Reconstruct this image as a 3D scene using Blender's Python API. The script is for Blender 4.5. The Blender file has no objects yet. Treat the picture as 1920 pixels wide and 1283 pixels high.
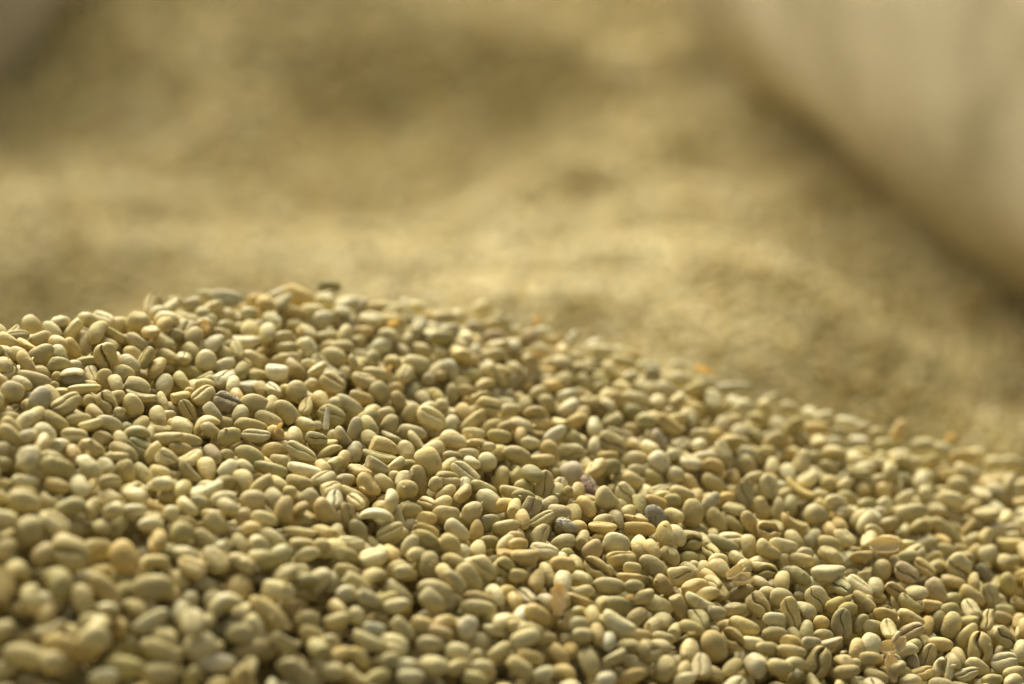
ANN_TEXT = """
@A 0 590 6
360 120 270 215 110 180 n 0 *ridge_egg
580 170 240 150 -40 180 n 1
820 180 300 150 48 90 n 1
1300 130 370 200 15 180 n 0
1290 250 340 130 -30 100 n 0
1570 90 300 250 -20 180 n 0
970 310 250 130 85 180 k 2
1540 310 310 150 -38 180 n 2
190 245 290 150 5 40 n 4
70 290 240 140 -30 180 n 0
460 280 270 170 25 180 n 0
290 360 200 120 -35 90 w 3
40 425 190 150 -15 180 n 1
200 440 220 150 -20 180 n 0
470 450 310 240 40 180 p 0
660 430 200 170 -60 180 n 4
640 310 190 100 -15 180 n 0
800 390 270 190 -55 150 n 3
1190 470 330 270 -70 10 g 0 *knot
1450 540 250 170 -40 180 n 2
1500 450 260 180 -35 180 n 0
1000 550 320 190 5 -40 n 4
690 570 240 180 -10 180 n 4
860 590 210 120 -10 180 n 1
1040 700 190 150 -70 0 n 0
290 540 240 150 -55 90 p 3
1190 740 270 180 -75 180 p 0
1300 770 200 100 -75 180 n 0
1400 690 260 240 -20 180 n 0
830 730 290 165 3 150 n 5 *hull
950 840 380 110 3 90 n 0
440 640 240 130 -15 180 n 0
370 720 400 140 -12 180 k 2
90 690 190 150 50 60 n 1
230 770 220 150 -20 180 n 0
1540 790 330 170 -8 -115 n 0
1850 790 250 200 80 180 n 1
150 870 280 230 -20 180 n 2
460 950 310 250 60 180 r 2
580 900 260 150 -60 180 n 0
760 1020 350 190 30 50 w 0
740 880 220 100 -5 90 n 0
1010 970 160 140 -20 180 r 0
1200 1000 290 230 -60 10 g 0
1500 1040 290 230 -50 180 k 0
1580 930 350 130 -12 90 k 0
1330 930 160 110 10 180 n 3
1340 1100 130 120 0 180 r 2
1060 1110 240 110 -45 180 n 3
1770 1140 220 190 -70 180 n 0
1600 1220 190 130 45 180 n 0
1830 990 160 110 -70 90 p 1
390 1140 250 160 35 180 n 1
120 1170 250 170 10 180 n 0
620 1200 340 150 -30 180 n 0
870 1190 330 130 8 180 n 0
1250 1230 330 130 -25 180 k 2
1020 1250 290 110 15 90 n 1
650 700 140 120 -20 180 r 0
620 800 120 100 -30 180 r 1
1830 310 270 170 -35 70 n 1
1880 470 250 150 -30 180 n 0
1190 330 230 150 -20 180 n 0
@B 320 620 6
90 60 150 120 -10 180 n 0
270 60 230 200 60 180 n 0
590 60 200 170 -10 180 n 1
850 140 310 160 0 75 n 6 *flat_a
230 230 220 180 -40 180 n 4
400 340 260 240 85 180 r 1
570 240 200 160 -25 180 n 0
630 380 230 150 20 180 n 1
900 340 280 220 -40 180 n 0
800 440 190 120 70 180 n 4
990 520 230 150 -5 180 n 4
1190 480 260 190 -8 65 n 6
1300 330 340 140 10 180 k 0
1400 460 240 170 -45 90 h 3
1420 690 260 235 -70 180 r 0 *ball
1290 200 290 140 5 180 n 4
1560 200 270 190 -70 180 n 1
1820 200 230 170 -10 180 n 0
1760 80 330 150 10 180 n 0
1570 400 170 120 -10 180 n 1
1650 440 210 110 35 90 n 0
1810 600 300 250 -30 40 w 3
1600 590 120 110 0 180 r 1
210 470 310 120 -25 180 n 4
110 560 220 150 -55 180 n 4
390 560 260 110 25 90 h 4
600 570 200 190 30 60 h 1
710 600 190 130 75 180 n 1
890 640 250 140 5 70 n 6
1020 660 150 120 -60 180 n 3
1160 680 150 130 -40 30 h 1
370 740 290 170 35 70 w 0
400 620 200 110 0 180 n 0
100 760 220 140 10 90 h 3
180 900 270 170 -60 30 w 0
470 930 280 150 -50 180 n 2
620 820 300 200 -20 50 w 7 *stained
790 920 180 180 70 180 n 0
930 820 310 230 -15 180 n 0
1140 830 220 170 80 180 n 0
1310 910 330 200 -50 180 n 0
1100 1010 340 190 -20 180 n 0
380 1050 330 190 30 -90 k 0
120 1080 210 190 -20 180 n 1
470 1150 300 150 -40 180 n 0
680 1190 260 200 10 180 n 4
900 1070 380 130 -12 180 n 0
960 1190 340 170 -5 40 w 1
190 1240 330 140 -10 180 n 0
1400 1180 210 190 85 180 n 0
1630 1220 220 150 -10 20 w 0
1510 1060 210 160 -20 180 n 0
1520 870 180 150 70 0 n 0
1690 790 220 190 -50 180 p 0
1810 960 320 240 -20 20 n 4
1650 1070 140 110 0 180 r 1
1830 1180 140 150 80 180 r 1
740 740 150 90 -60 180 n 3
210 690 120 110 0 180 r 0
1890 820 180 150 0 180 n 1
@C 320 834 6
120 60 260 150 -10 180 n 3
230 170 250 150 30 80 n 1
460 110 230 200 -50 180 n 7
630 110 160 130 0 180 r 0
410 270 250 220 -70 180 p 0
200 330 360 170 -45 100 k 0
660 260 220 180 50 180 n 1
890 120 360 210 -25 180 n 4
1130 60 280 180 20 180 n 3
820 250 150 110 -20 180 n 0
820 380 230 210 -60 180 n 0
1120 280 410 150 -12 180 k 4
1460 90 360 190 -28 30 w 1 *pale_crease
1500 290 390 150 -15 75 n 6
1240 190 270 90 -5 180 n 0
1720 250 190 150 -60 180 n 0
1770 80 340 120 30 -60 n 4
1860 210 210 150 40 180 n 4
1720 400 230 170 25 70 w 0
1440 430 320 170 -10 180 n 0
1790 520 230 160 20 60 h 0
1840 640 200 200 80 0 w 1
1590 650 320 220 -60 180 n 0
1340 530 160 140 0 180 r 0
1180 430 220 130 -30 180 n 0
1010 470 350 150 35 180 n 0
1150 590 220 200 -40 180 n 0
930 630 300 240 10 180 n 2
620 430 230 130 10 180 n 4
410 520 400 130 20 70 n 1
590 610 300 180 0 180 n 1
620 690 240 170 -30 180 n 0
1280 720 310 220 80 180 n 3
840 790 180 160 30 180 n 3
1070 840 340 150 -15 180 n 1
140 500 200 190 60 180 n 4
1500 860 300 180 10 180 n 0
1450 990 400 100 -8 90 n 0
860 950 320 170 25 -90 k 3
1150 1070 420 200 -40 180 k 1
1690 980 210 140 -20 180 n 0
1860 970 180 150 70 180 n 0
1700 1130 200 150 0 180 r 0
1470 1110 220 90 0 90 n 0
520 900 330 220 -40 180 n 0
130 1000 290 260 0 180 n 4
400 1080 330 190 -35 180 n 0
600 1150 230 120 30 180 n 5
820 1160 400 170 -50 180 k 1
1540 1240 300 160 10 180 n 1
170 700 260 160 -40 180 n 1
340 660 180 120 -10 180 n 0
150 1230 340 110 -10 180 n 1
@D 640 720 6
90 240 360 170 -30 180 k 1 *bright_hump
240 160 310 130 -15 180 n 3
440 120 290 230 -60 180 n 0
620 50 170 90 0 180 n 3
650 210 270 150 -65 180 k 3
360 310 190 170 30 180 n 0
800 70 200 180 70 180 n 4
910 160 180 160 -50 180 n 2
1060 130 200 150 -40 180 n 4
1130 240 160 150 0 180 r 2
1250 110 240 160 85 180 n 0
1430 90 210 140 -10 180 n 3
1420 190 120 110 0 180 r 3
1690 80 190 160 -50 180 n 1
1870 130 170 130 0 180 n 2
1650 260 300 220 -10 0 w 0
1000 270 180 110 20 180 n 1
1000 390 370 190 -30 60 w 1 *curled
1230 460 260 150 70 180 k 1
790 340 260 210 55 180 n 0
540 460 260 190 60 180 n 0
520 330 180 130 20 180 n 0
1380 320 230 180 -45 180 n 3
1490 420 370 130 38 180 n 0
1510 570 310 130 -5 180 n 1
1460 680 330 130 12 -90 k 3
1780 600 290 170 -8 180 n 4
1860 400 210 170 -60 180 n 1
1700 470 220 110 15 180 n 3
1860 490 170 140 20 180 n 3
160 510 280 170 75 180 n 2
310 460 250 120 -55 180 n 4
310 610 190 180 -40 180 n 4
790 550 340 180 -10 180 n 2
560 620 220 60 -25 90 n 0
160 760 230 200 60 180 n 2
480 700 340 200 -15 180 n 3
730 750 240 190 -70 180 n 0
840 650 250 110 -55 90 p 1
1090 700 310 190 25 180 n 0
430 830 400 130 -15 90 k 4
990 880 360 270 -60 180 n 0 *big_smooth
410 940 320 140 -32 100 n 1
620 920 210 130 40 100 n 0
1240 830 210 120 -5 20 w 0
1450 800 230 110 0 180 n 2
1390 1010 360 210 -38 45 w 1 *open_crease
1210 930 220 130 40 180 n 0
1450 890 150 110 -20 180 n 1
1640 880 220 220 -10 180 r 1 *tip
1800 1060 320 190 75 180 n 0
1660 710 170 110 0 180 r 2
880 1090 370 190 -75 180 p 0 *pointed
770 920 170 140 0 180 n 4
290 1150 330 200 -50 100 w 3
480 1130 300 190 -35 180 n 1
600 1040 150 130 0 180 r 0
700 1060 180 180 70 180 n 0
740 1190 250 220 0 180 r 0
1060 1130 180 160 70 180 r 0
1190 1090 240 170 -5 50 w 0
210 990 240 130 -25 60 w 3
60 1090 190 150 0 180 n 2
1600 1180 330 150 -20 180 n 4
1670 1326 390 230 -40 180 n 1 *big_pale
1370 1250 220 150 50 90 h 3
1190 1230 260 150 40 180 n 0
100 1250 310 130 -20 180 n 0
30 840 170 110 70 180 n 3
@E 640 934 6
170 50 200 130 -40 20 w 2
70 190 290 170 -75 20 w 3
400 180 400 150 -5 -90 k 1 *arched
190 380 300 200 -75 180 n 4
640 230 330 120 -70 90 n 1
550 390 340 190 25 30 w 0
780 140 280 200 0 180 n 4
970 70 210 150 -20 10 h 3
1180 190 320 200 -5 150 n 0
1160 50 200 110 30 180 n 0
1470 170 280 230 70 180 n 2
1870 80 200 170 0 180 n 3
1680 270 230 180 10 180 n 4
990 230 170 90 0 180 n 3
950 370 310 150 -20 -30 w 3
950 460 340 180 -25 180 n 4
1290 380 330 220 -40 160 n 1
1520 370 270 170 85 180 p 3
1840 340 330 180 15 180 k 0
770 540 280 180 60 180 n 1
1230 540 300 220 -60 180 n 0
1540 570 190 200 80 180 p 1
1690 500 200 160 0 180 n 4
1850 520 250 150 50 180 n 0
1850 640 180 120 0 80 h 3
100 520 260 150 0 60 n 1
380 680 340 200 10 60 n 1
560 620 220 200 -50 180 n 3
850 640 190 180 0 180 n 1
980 750 330 230 85 180 n 0
1250 720 270 190 -20 150 n 0
1430 900 360 250 -55 180 n 0
1600 800 350 240 -35 0 n 0
1830 790 280 250 -40 0 w 4
1150 830 170 110 -50 180 n 1
1280 930 310 170 -50 180 n 0
1050 1030 390 230 -20 180 n 0
1030 1170 330 230 -40 180 n 0
620 790 280 170 30 180 n 0
720 830 200 120 10 180 n 0
640 1080 420 220 -40 180 n 0
180 960 400 180 -30 180 n 0
70 1080 220 200 0 180 n 1
320 1140 330 180 -20 180 n 1
620 1220 320 150 10 180 n 1
90 650 260 130 -15 180 n 4
80 830 260 140 -10 180 n 0
1720 1080 240 200 -50 180 n 1
1870 1070 180 180 0 180 n 0
1530 1130 330 110 -15 180 n 3
1540 1230 430 150 -5 180 n 0
1790 940 110 110 0 180 r 2
@F 960 780 6
310 80 310 130 -3 180 n 3
20 110 200 130 80 180 n 3
90 220 170 130 80 180 n 3
250 190 250 90 -20 90 k 3
480 210 300 150 38 180 n 6 *bright_tilted
220 320 210 150 -5 180 n 1
50 440 320 200 -25 180 n 0
430 400 280 200 -70 180 n 3
300 510 390 150 8 180 k 8 *bright_bent
670 410 310 250 10 -20 n 0
720 290 250 170 -50 180 n 4
680 660 310 265 -65 180 n 9 *mauve
370 770 320 230 75 0 n 0 *oval_crease
70 660 160 130 60 180 n 4
160 790 210 190 20 180 n 4
490 640 110 110 0 180 r 0
520 840 190 110 75 180 n 4
210 1040 270 210 60 0 n 2
430 980 200 130 35 180 n 0
30 1020 200 130 80 180 n 0
120 1150 200 110 -70 180 h 3
340 1170 310 170 28 40 w 1
530 1090 280 200 -5 180 n 2
700 1090 200 180 -70 180 n 4
830 1020 290 190 -55 180 n 3
1050 950 300 240 -50 115 n 0
1270 880 270 210 -45 10 w 1 *cross_crease
1360 720 250 160 -30 180 n 3
1600 720 290 170 -35 180 n 4
1640 860 310 170 15 30 n 0
1630 980 290 110 -18 180 n 3
1620 1130 300 210 -50 180 n 10 *mouldy
1810 1120 230 160 -20 180 n 0
1390 1180 290 110 -12 90 n 3
1310 1080 180 120 40 180 n 0
1440 990 250 130 -80 180 n 4
1130 310 340 230 -25 0 w 0
930 320 200 150 80 180 n 0
1390 200 330 180 -30 180 n 3
920 110 200 150 80 180 n 1
1130 60 260 130 20 180 n 0
740 50 260 140 20 180 n 3
1760 110 320 190 -35 20 w 3
1650 280 270 140 -60 150 n 7
1540 360 200 160 -20 180 n 0
1380 330 200 120 -30 180 n 3
1390 480 320 180 5 180 n 3
1060 470 280 120 5 180 n 3
1120 580 240 190 10 180 n 4
940 620 190 180 60 70 h 3
830 560 180 90 -60 180 n 0
870 790 250 180 -65 40 w 11 *brown_face
740 830 180 110 75 180 n 3
630 850 130 120 80 180 r 3
1660 520 270 230 -50 180 r 6 *white_round
1840 440 180 130 0 180 n 1
1840 670 210 190 0 180 r 0
1420 620 190 100 -5 180 n 0
1040 1180 220 150 10 180 n 0
1170 1150 200 130 -65 180 n 0
600 1230 240 150 -30 180 n 6 *black_tip
760 1250 170 130 0 180 n 3
1430 1270 390 120 -3 180 k 3
1020 1260 330 120 -5 80 w 3
1830 950 170 120 0 180 n 4
140 910 250 70 -5 180 n 4
@G 960 994 6
300 70 260 210 60 -40 n 0
60 90 160 110 0 180 n 3
90 170 190 120 -5 180 n 3
360 250 330 210 -15 40 n 2
590 150 300 220 25 180 n 0
150 320 320 200 0 100 n 3
800 90 200 120 75 180 n 0
910 240 280 230 40 150 n 7
1190 150 320 230 -15 180 n 1
1430 170 230 200 -50 180 k 1
1570 200 220 120 -55 180 n 3
1230 330 340 170 5 60 g 0
1780 290 270 190 -40 180 n 0
1600 410 370 210 -42 180 n 0
960 440 350 220 -35 20 o 3 *shell
560 390 310 190 -5 180 n 3
710 370 180 150 -70 180 n 4
280 550 260 190 80 180 h 3
390 480 260 140 -70 180 n 0
570 590 240 210 80 180 n 1
770 560 220 200 -20 180 n 4
810 700 240 150 20 180 n 0
1100 630 390 190 -3 180 n 0
1320 550 300 130 -5 100 n 3
1700 640 300 170 -50 100 n 3
1870 520 260 240 20 10 n 0
1170 850 330 210 5 180 n 4
1510 750 210 170 20 180 n 0
1650 850 350 210 -22 180 n 1
1420 970 260 190 40 180 n 3
1180 1080 410 230 -32 100 n 1
750 810 330 150 -22 100 n 3
900 960 210 170 -70 180 n 0
290 950 330 200 -25 180 n 3
160 760 230 170 -40 20 w 2
30 790 190 130 -70 180 n 3
690 1230 330 170 0 180 n 1
960 1170 240 180 -70 180 n 3
820 1190 230 150 0 180 n 0
380 1230 260 160 0 180 n 0
200 1140 330 180 -10 180 n 0
1600 1060 230 140 40 180 n 1
1850 1120 150 110 60 180 n 1
1470 1210 270 180 -10 180 n 3
1700 1230 280 160 -15 180 n 0
1890 870 330 130 -65 180 n 3
100 520 190 160 0 180 n 4
760 940 150 130 0 180 n 4
1390 640 190 110 0 180 n 4
1370 440 150 110 0 180 n 4
780 1060 170 110 0 180 n 0
80 1090 200 110 0 180 n 0
@H 1280 840 6
90 180 270 160 -10 75 w 6 *flat_b
350 200 260 200 -5 -40 n 3
560 320 190 170 -60 180 n 3
90 430 310 180 -70 180 n 3
340 410 300 200 -30 180 n 0
700 200 290 230 -50 180 n 0
740 60 260 160 -10 180 n 1
960 50 200 120 0 180 n 0
1000 200 220 140 80 180 n 1
1220 70 210 100 -5 180 n 3
1350 170 290 190 65 60 w 2
1540 130 260 160 -70 180 n 0
1780 150 150 150 0 180 r 2
1190 280 230 170 -60 180 n 1
1310 480 390 150 -32 90 k 8 *yellow_curve
1560 550 180 100 0 180 n 0
1410 360 250 150 30 60 n 1
1660 410 210 210 0 180 r 0
1830 410 150 120 50 180 n 0
1840 570 240 180 0 180 n 4
820 340 220 140 15 180 n 0
970 430 290 220 -75 0 n 1 *straight_crease
1110 440 140 140 0 180 r 1
690 530 300 240 -75 0 n 2
330 600 240 170 35 180 n 2
500 570 130 80 0 180 n 3
120 740 330 250 85 180 n 0 *split_tip
380 820 330 190 -55 180 n 0
570 700 280 140 -12 60 h 1
570 870 310 140 -42 180 n 4
760 850 310 150 -55 120 n 3
890 700 310 170 -80 180 n 0
1080 700 310 150 82 180 n 0
1240 860 330 170 -25 90 k 3 *saddle
1220 620 200 160 80 180 n 4
1500 760 270 250 -20 180 r 0
1460 1000 230 180 45 180 h 1
950 950 240 210 -10 50 o 3
740 1110 310 180 -88 180 n 0
950 1160 310 170 -38 100 n 0
1130 1110 330 180 -12 150 n 1
1240 1020 230 170 -50 180 n 4
80 1050 300 250 0 0 g 0 *lips
230 1050 200 110 -50 180 n 0
450 1080 400 150 -22 180 n 4
330 1180 210 170 -40 0 w 4
90 1240 200 110 0 180 n 4
610 1250 230 120 -40 180 n 0
400 1260 190 90 0 180 n 1
1640 1080 270 180 -10 180 n 0
1660 1210 310 180 -25 180 n 0
1380 1190 160 120 0 180 n 2
1340 1260 300 90 -8 180 n 3
1760 860 170 130 -50 180 n 3
1650 920 170 130 -50 180 n 3
1810 1030 260 180 -45 60 h 1
1840 730 200 110 0 180 n 2
1560 660 240 120 -40 180 n 0
@I 1280 1054 6
60 100 230 200 -20 180 n 2
130 40 130 120 0 180 r 1
240 60 130 120 80 180 n 0
400 60 230 210 -40 180 n 0
290 170 230 150 -30 180 n 3
140 270 320 120 18 180 n 3
350 250 200 180 -30 10 n 0
900 110 330 220 -3 0 g 4
860 240 210 130 -25 180 n 3
1120 200 220 190 75 180 n 0 *hole
1310 160 290 170 -35 180 n 4
1330 30 290 110 -10 180 n 3
1640 140 390 210 2 60 w 1 *folded
1800 290 220 180 -30 0 w 4
270 360 290 160 10 180 n 2
190 470 370 150 -28 100 n 1
640 350 340 160 28 180 n 0
850 490 320 250 -55 10 g 0
600 530 250 150 5 180 n 0
1110 400 270 210 -10 180 r 0
1510 420 310 260 -60 0 s 0 *s_crease
1230 590 400 210 -70 -20 n 0
1390 540 220 190 -40 -100 k 1
1560 690 190 180 0 180 r 3
1790 690 350 240 88 0 n 0 *vertical_crease
1060 650 240 150 -5 180 k 1
1040 820 300 190 -3 180 n 0
690 730 370 200 -18 180 n 0
190 650 260 210 -60 0 h 4
400 580 170 170 0 180 n 2
110 750 320 130 -20 180 n 4
360 760 110 90 0 180 r 1
360 960 390 280 -60 180 n 3 *big_yellow
560 880 300 250 -40 20 o 3
780 920 230 160 -10 100 n 1
90 990 270 220 80 180 n 0
210 1190 270 260 80 10 n 2
820 1150 260 260 -60 180 n 2
560 1180 270 170 40 180 n 0
1080 1190 300 190 -10 180 n 0
1220 1020 340 190 -5 150 n 0
1260 1150 210 110 0 180 n 0
1530 1130 380 290 65 -10 g 0 *gaping
1430 920 190 150 0 0 n 2
1640 930 350 120 15 90 n 9
1400 760 230 150 80 180 n 4
1240 820 170 140 -50 180 n 4
1240 900 190 90 0 180 n 3
960 980 240 120 0 180 n 4
1740 470 220 120 30 180 n 4
1860 530 180 150 0 180 n 4
1820 1110 220 150 -30 -100 k 3
1310 390 140 130 0 180 r 2
970 350 150 90 0 180 n 0
1850 1240 300 100 10 180 n 3
1600 830 190 80 0 180 n 4
1280 1250 100 90 80 180 r 1
@J 1600 880 6
250 140 270 140 25 180 n 0
480 180 210 180 80 180 n 1
70 210 200 190 -45 180 n 3
340 290 270 170 -80 180 n 3
580 330 290 140 35 180 n 1
170 400 220 150 0 180 n 4
630 510 400 230 15 180 n 0
300 490 170 140 0 180 r 2
130 600 240 140 50 180 n 1
400 620 250 160 20 180 n 0
230 700 200 150 -20 0 n 0
590 690 170 140 80 180 n 4
1040 270 270 130 -15 180 n 0
1070 110 240 180 -50 180 n 3
1300 230 270 130 30 180 n 0
1110 560 310 170 -40 180 n 0
1050 700 440 170 -38 180 n 0
850 620 170 160 0 180 n 0
1290 670 270 100 48 90 n 3
1330 460 270 200 50 180 n 3
1470 630 180 170 0 180 n 2
1630 690 200 190 80 180 r 2
1820 680 190 110 0 180 n 2
1360 790 220 130 30 180 n 0
790 830 300 150 35 -90 k 1 *hooked
1000 810 180 100 -30 180 n 3
1050 910 230 110 -8 180 n 0
1220 910 160 100 0 180 n 0
1370 950 240 170 50 180 n 0
1530 990 260 230 -75 180 n 0
1770 870 320 180 -3 100 n 8 *bright_edge
890 1030 290 180 30 10 n 0
640 980 230 100 10 180 n 4
380 860 400 230 0 180 n 3
330 900 230 170 75 180 n 0
110 990 200 130 5 100 n 3
310 1140 260 220 80 180 n 0
470 1060 180 150 -60 180 n 0
600 1170 290 210 -30 0 w 9 *wrinkled
800 1120 290 170 -35 10 w 3
1190 1100 310 290 -40 0 g 1 *crumpled
1490 1170 250 150 -45 0 n 5
1860 1040 190 120 0 180 n 4
1790 1150 320 130 -20 100 n 3
1710 360 240 160 30 180 n 3
@K 1600 1069 6
110 150 300 170 85 -30 n 0
120 370 330 160 -40 100 n 0
270 330 220 160 0 180 n 0
470 230 290 150 -30 20 w 3
620 400 330 150 -38 120 n 4
650 550 330 150 -30 150 n 0
360 520 220 160 -20 100 w 3
270 650 230 150 -10 180 n 0
80 610 260 150 55 180 n 4
200 830 260 240 80 180 n 1 *pale_egg
210 1000 240 150 0 180 n 0
650 700 310 200 25 20 w 9 *brown_crease
940 240 310 270 -30 180 h 9 *notched
870 420 250 160 -8 100 h 3
1110 620 310 220 75 180 n 0
1280 740 330 170 48 180 n 0
1340 290 320 160 -35 180 n 3
1550 300 310 180 -80 0 n 0
1320 460 240 200 -60 20 h 1
1510 580 240 150 80 0 w 0
1740 170 280 190 -70 180 n 4
1870 220 180 110 80 180 n 0
1860 390 170 160 -20 40 n 0
1710 560 230 150 -20 180 n 7
1870 570 150 130 80 180 h 3
1710 770 310 200 -45 10 g 0 *deep_groove
1430 870 360 280 88 0 g 0 *wide_pair
1700 1050 310 200 10 50 w 1
1400 1100 290 190 -35 180 n 0
970 840 310 170 -5 150 n 3
840 960 290 190 65 0 n 0
680 860 210 160 30 180 n 4
1180 980 240 130 -70 180 n 0
1010 1150 330 250 75 0 o 1 *hollow
1110 1020 180 160 -60 180 n 2
780 1170 230 180 20 20 w 3
650 1000 190 130 -60 180 n 2
260 1200 300 160 -20 180 n 0
650 1250 290 110 10 180 n 1
1280 1180 270 150 20 30 w 0
1580 1250 210 90 0 180 n 4
1790 1250 180 100 30 180 n 1
1820 1160 230 120 15 180 n 0
1890 890 240 180 80 180 n 1
830 610 210 90 75 180 n 3
950 580 260 180 60 180 n 4
1100 440 200 80 15 180 n 4
560 1150 170 110 0 180 n 4
40 870 240 130 80 180 n 3
30 1050 120 120 0 180 r 0
1900 690 160 110 80 180 h 1
1720 460 190 80 0 180 n 4
1140 330 150 150 0 180 n 4
@L 0 900 3.35
150 140 220 140 -15 180 n 0
190 330 200 180 -70 180 n 0
450 310 240 130 0 180 n 0
440 460 260 220 -15 0 g 0 *front_crease
270 470 170 130 40 180 n 3
840 200 170 90 0 180 n 1
1080 210 110 100 0 180 r 1
950 280 150 90 -5 180 n 1
1130 340 200 150 10 180 n 4
780 490 230 180 -60 180 n 3
1130 460 230 70 -5 90 n 1
960 680 280 170 10 180 n 0
660 690 260 130 -55 180 n 3
300 770 210 140 -5 180 n 6 *front_pale
850 800 160 110 -30 180 n 0
580 890 190 110 -5 180 n 0
950 890 260 110 30 180 n 1
1130 830 130 120 70 180 n 1
1050 990 170 120 -25 180 n 1
1010 1080 280 130 -25 180 n 0
1350 1150 280 130 -5 180 n 6 *front_oval
590 1000 200 180 -30 180 n 0
380 1030 230 120 -15 180 n 3
1280 660 190 90 -5 180 n 1
1400 780 240 150 30 -90 k 1
1750 700 220 140 -10 180 n 1
1600 920 170 110 -50 180 n 1
1680 830 300 130 -40 180 n 3
150 1100 280 150 -20 180 n 0
330 1150 150 150 0 180 r 0
1000 1220 260 130 0 180 n 0
780 1180 260 150 0 180 n 4
650 1240 190 110 0 180 n 1
1580 1060 250 130 10 180 n 3
@M 600 1120 5.486
170 110 200 150 -40 180 n 0
370 190 190 190 0 180 r 1
170 250 280 160 20 180 n 0
770 130 300 180 35 60 w 2
860 340 310 170 -45 180 n 0
1060 290 270 170 -15 180 n 3
580 340 220 140 -5 180 n 5
500 470 380 150 -25 90 n 1
420 650 330 170 -45 180 n 0
1130 490 300 180 -10 180 n 0
1240 380 270 110 -15 180 n 3
1510 310 260 210 50 180 n 6 *pearl
1410 560 280 190 -5 180 n 1
1620 590 130 110 0 180 r 1
1800 350 280 110 -20 90 n 1
1600 150 420 200 0 180 n 0
1850 570 310 170 40 180 n 0
1180 700 300 190 -10 180 h 1
920 700 170 120 10 180 n 1
740 650 160 130 0 180 n 0
940 830 310 160 0 180 n 1
150 760 310 190 -10 180 n 0
600 820 260 150 20 180 n 4
1690 720 230 140 0 180 n 1
1430 720 250 120 15 180 n 0
1600 840 280 100 -15 180 n 4
1300 260 220 90 10 180 n 3
@N 950 1120 5.486
680 450 300 200 0 180 n 0
860 390 260 140 -70 180 n 3
400 460 220 180 10 180 n 3
200 430 320 190 20 180 n 1
540 590 280 170 -45 180 n 3
850 670 330 190 -65 180 k 0
1120 630 210 130 30 90 n 0
1330 690 330 130 -30 180 k 1
1390 490 320 230 80 -10 g 1
1630 500 290 240 -60 180 n 0
1630 720 250 230 75 180 n 0
1830 750 180 140 60 180 n 0
1740 350 170 110 60 180 n 1
1850 510 250 140 80 180 n 1
160 730 340 190 -40 180 n 0 *front_bent
580 760 300 170 -10 -90 k 3
1160 770 120 110 0 180 r 2
1040 840 180 120 20 180 n 6
1280 820 330 150 15 180 n 3
1820 860 270 110 20 180 n 1
250 620 300 130 -15 180 n 3
400 790 200 130 20 180 n 1
1050 450 110 140 80 180 n 5
@P 320 520 5.333
60 250 140 120 0 180 n 0
240 270 190 150 20 180 n 2
370 190 150 120 -10 180 n 1
560 220 330 190 -5 0 n 5
880 240 250 150 -15 180 n 3
1080 170 210 100 25 90 n 6
1280 200 330 200 -20 180 n 3
1560 240 250 160 -20 180 n 1
1860 260 200 130 -10 180 n 1
400 430 130 100 -10 180 n 1
570 370 150 110 0 180 n 1
800 360 150 110 0 180 n 1
1010 420 200 140 -30 180 n 1
1250 360 290 130 -15 180 n 3
1260 490 180 140 0 180 n 4
1530 430 240 190 20 180 n 1
800 520 170 200 80 180 n 1
970 540 150 170 -70 180 n 1
560 490 170 120 -5 180 n 4
1150 600 190 130 0 180 n 0
1560 590 300 120 10 180 n 0
1780 450 190 120 20 180 n 2
230 520 180 180 80 180 n 3
70 440 110 130 0 180 n 1
@Q 640 560 6
180 90 230 160 0 180 n 4
420 210 150 140 0 180 r 6
660 130 280 100 -10 180 n 1
860 100 240 110 -20 180 n 1
1080 330 290 120 -5 70 n 6
980 200 300 130 5 180 n 3
1320 210 220 200 30 180 n 1
1580 110 200 160 20 180 n 1
1510 330 170 150 0 180 n 2
1700 300 230 150 15 180 n 1
1720 440 280 170 0 180 n 7
280 380 230 150 10 180 n 3
640 350 240 120 35 180 n 1
200 640 280 150 -10 40 n 1
450 540 230 180 10 180 n 1
660 580 190 140 -20 180 n 2
910 580 270 170 -15 180 n 0
850 750 320 230 -5 180 n 0
1230 800 260 170 -65 180 n 1
1180 640 220 130 -10 180 n 1
1500 590 140 120 60 180 n 6
1740 630 250 140 0 180 n 0
1660 770 160 160 60 180 n 6
1480 880 220 170 0 180 n 4
410 860 350 160 -10 180 n 0
800 960 200 170 0 180 n 4
980 910 160 150 -20 180 r 2
940 440 180 120 -20 180 n 2
1330 530 180 160 -30 180 n 2
1450 700 230 120 10 180 n 3
40 830 150 120 -30 180 n 1
190 480 170 110 30 180 n 3
1120 870 130 120 0 180 r 3
100 290 220 130 10 180 n 2
@R 940 600 5.05
370 290 210 140 -20 180 n 1
490 410 210 110 30 180 n 2
240 550 200 200 -30 180 n 6
100 580 190 160 20 180 n 2
490 620 190 120 0 180 n 3
450 500 210 110 5 180 n 3
610 550 120 130 80 180 n 2
770 600 200 170 -40 180 n 0
890 430 170 130 0 180 n 1
710 370 140 130 0 180 n 0
660 210 230 110 55 180 n 6
880 240 170 110 30 180 n 6
1030 480 190 100 -50 180 n 1
1170 400 260 130 -10 180 n 0
1390 450 250 120 0 180 n 1
960 650 160 130 0 180 n 4
950 590 190 130 -10 180 n 4
1140 640 170 110 -20 180 n 1
1100 760 200 130 -70 180 n 3
1260 740 270 120 -12 180 n 1
1330 640 190 130 -30 180 n 0
1240 540 150 110 20 180 n 0
1560 680 220 170 -20 180 n 2
1480 780 140 170 80 180 n 2
1690 560 260 160 -5 180 n 1
1640 880 160 130 0 180 n 1
1270 890 190 180 0 180 n 4
1000 810 160 110 -40 180 n 2
830 780 170 110 10 60 w 0
630 730 210 140 20 180 n 1
640 840 230 140 35 80 n 6
440 810 210 150 -70 180 n 0
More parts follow.
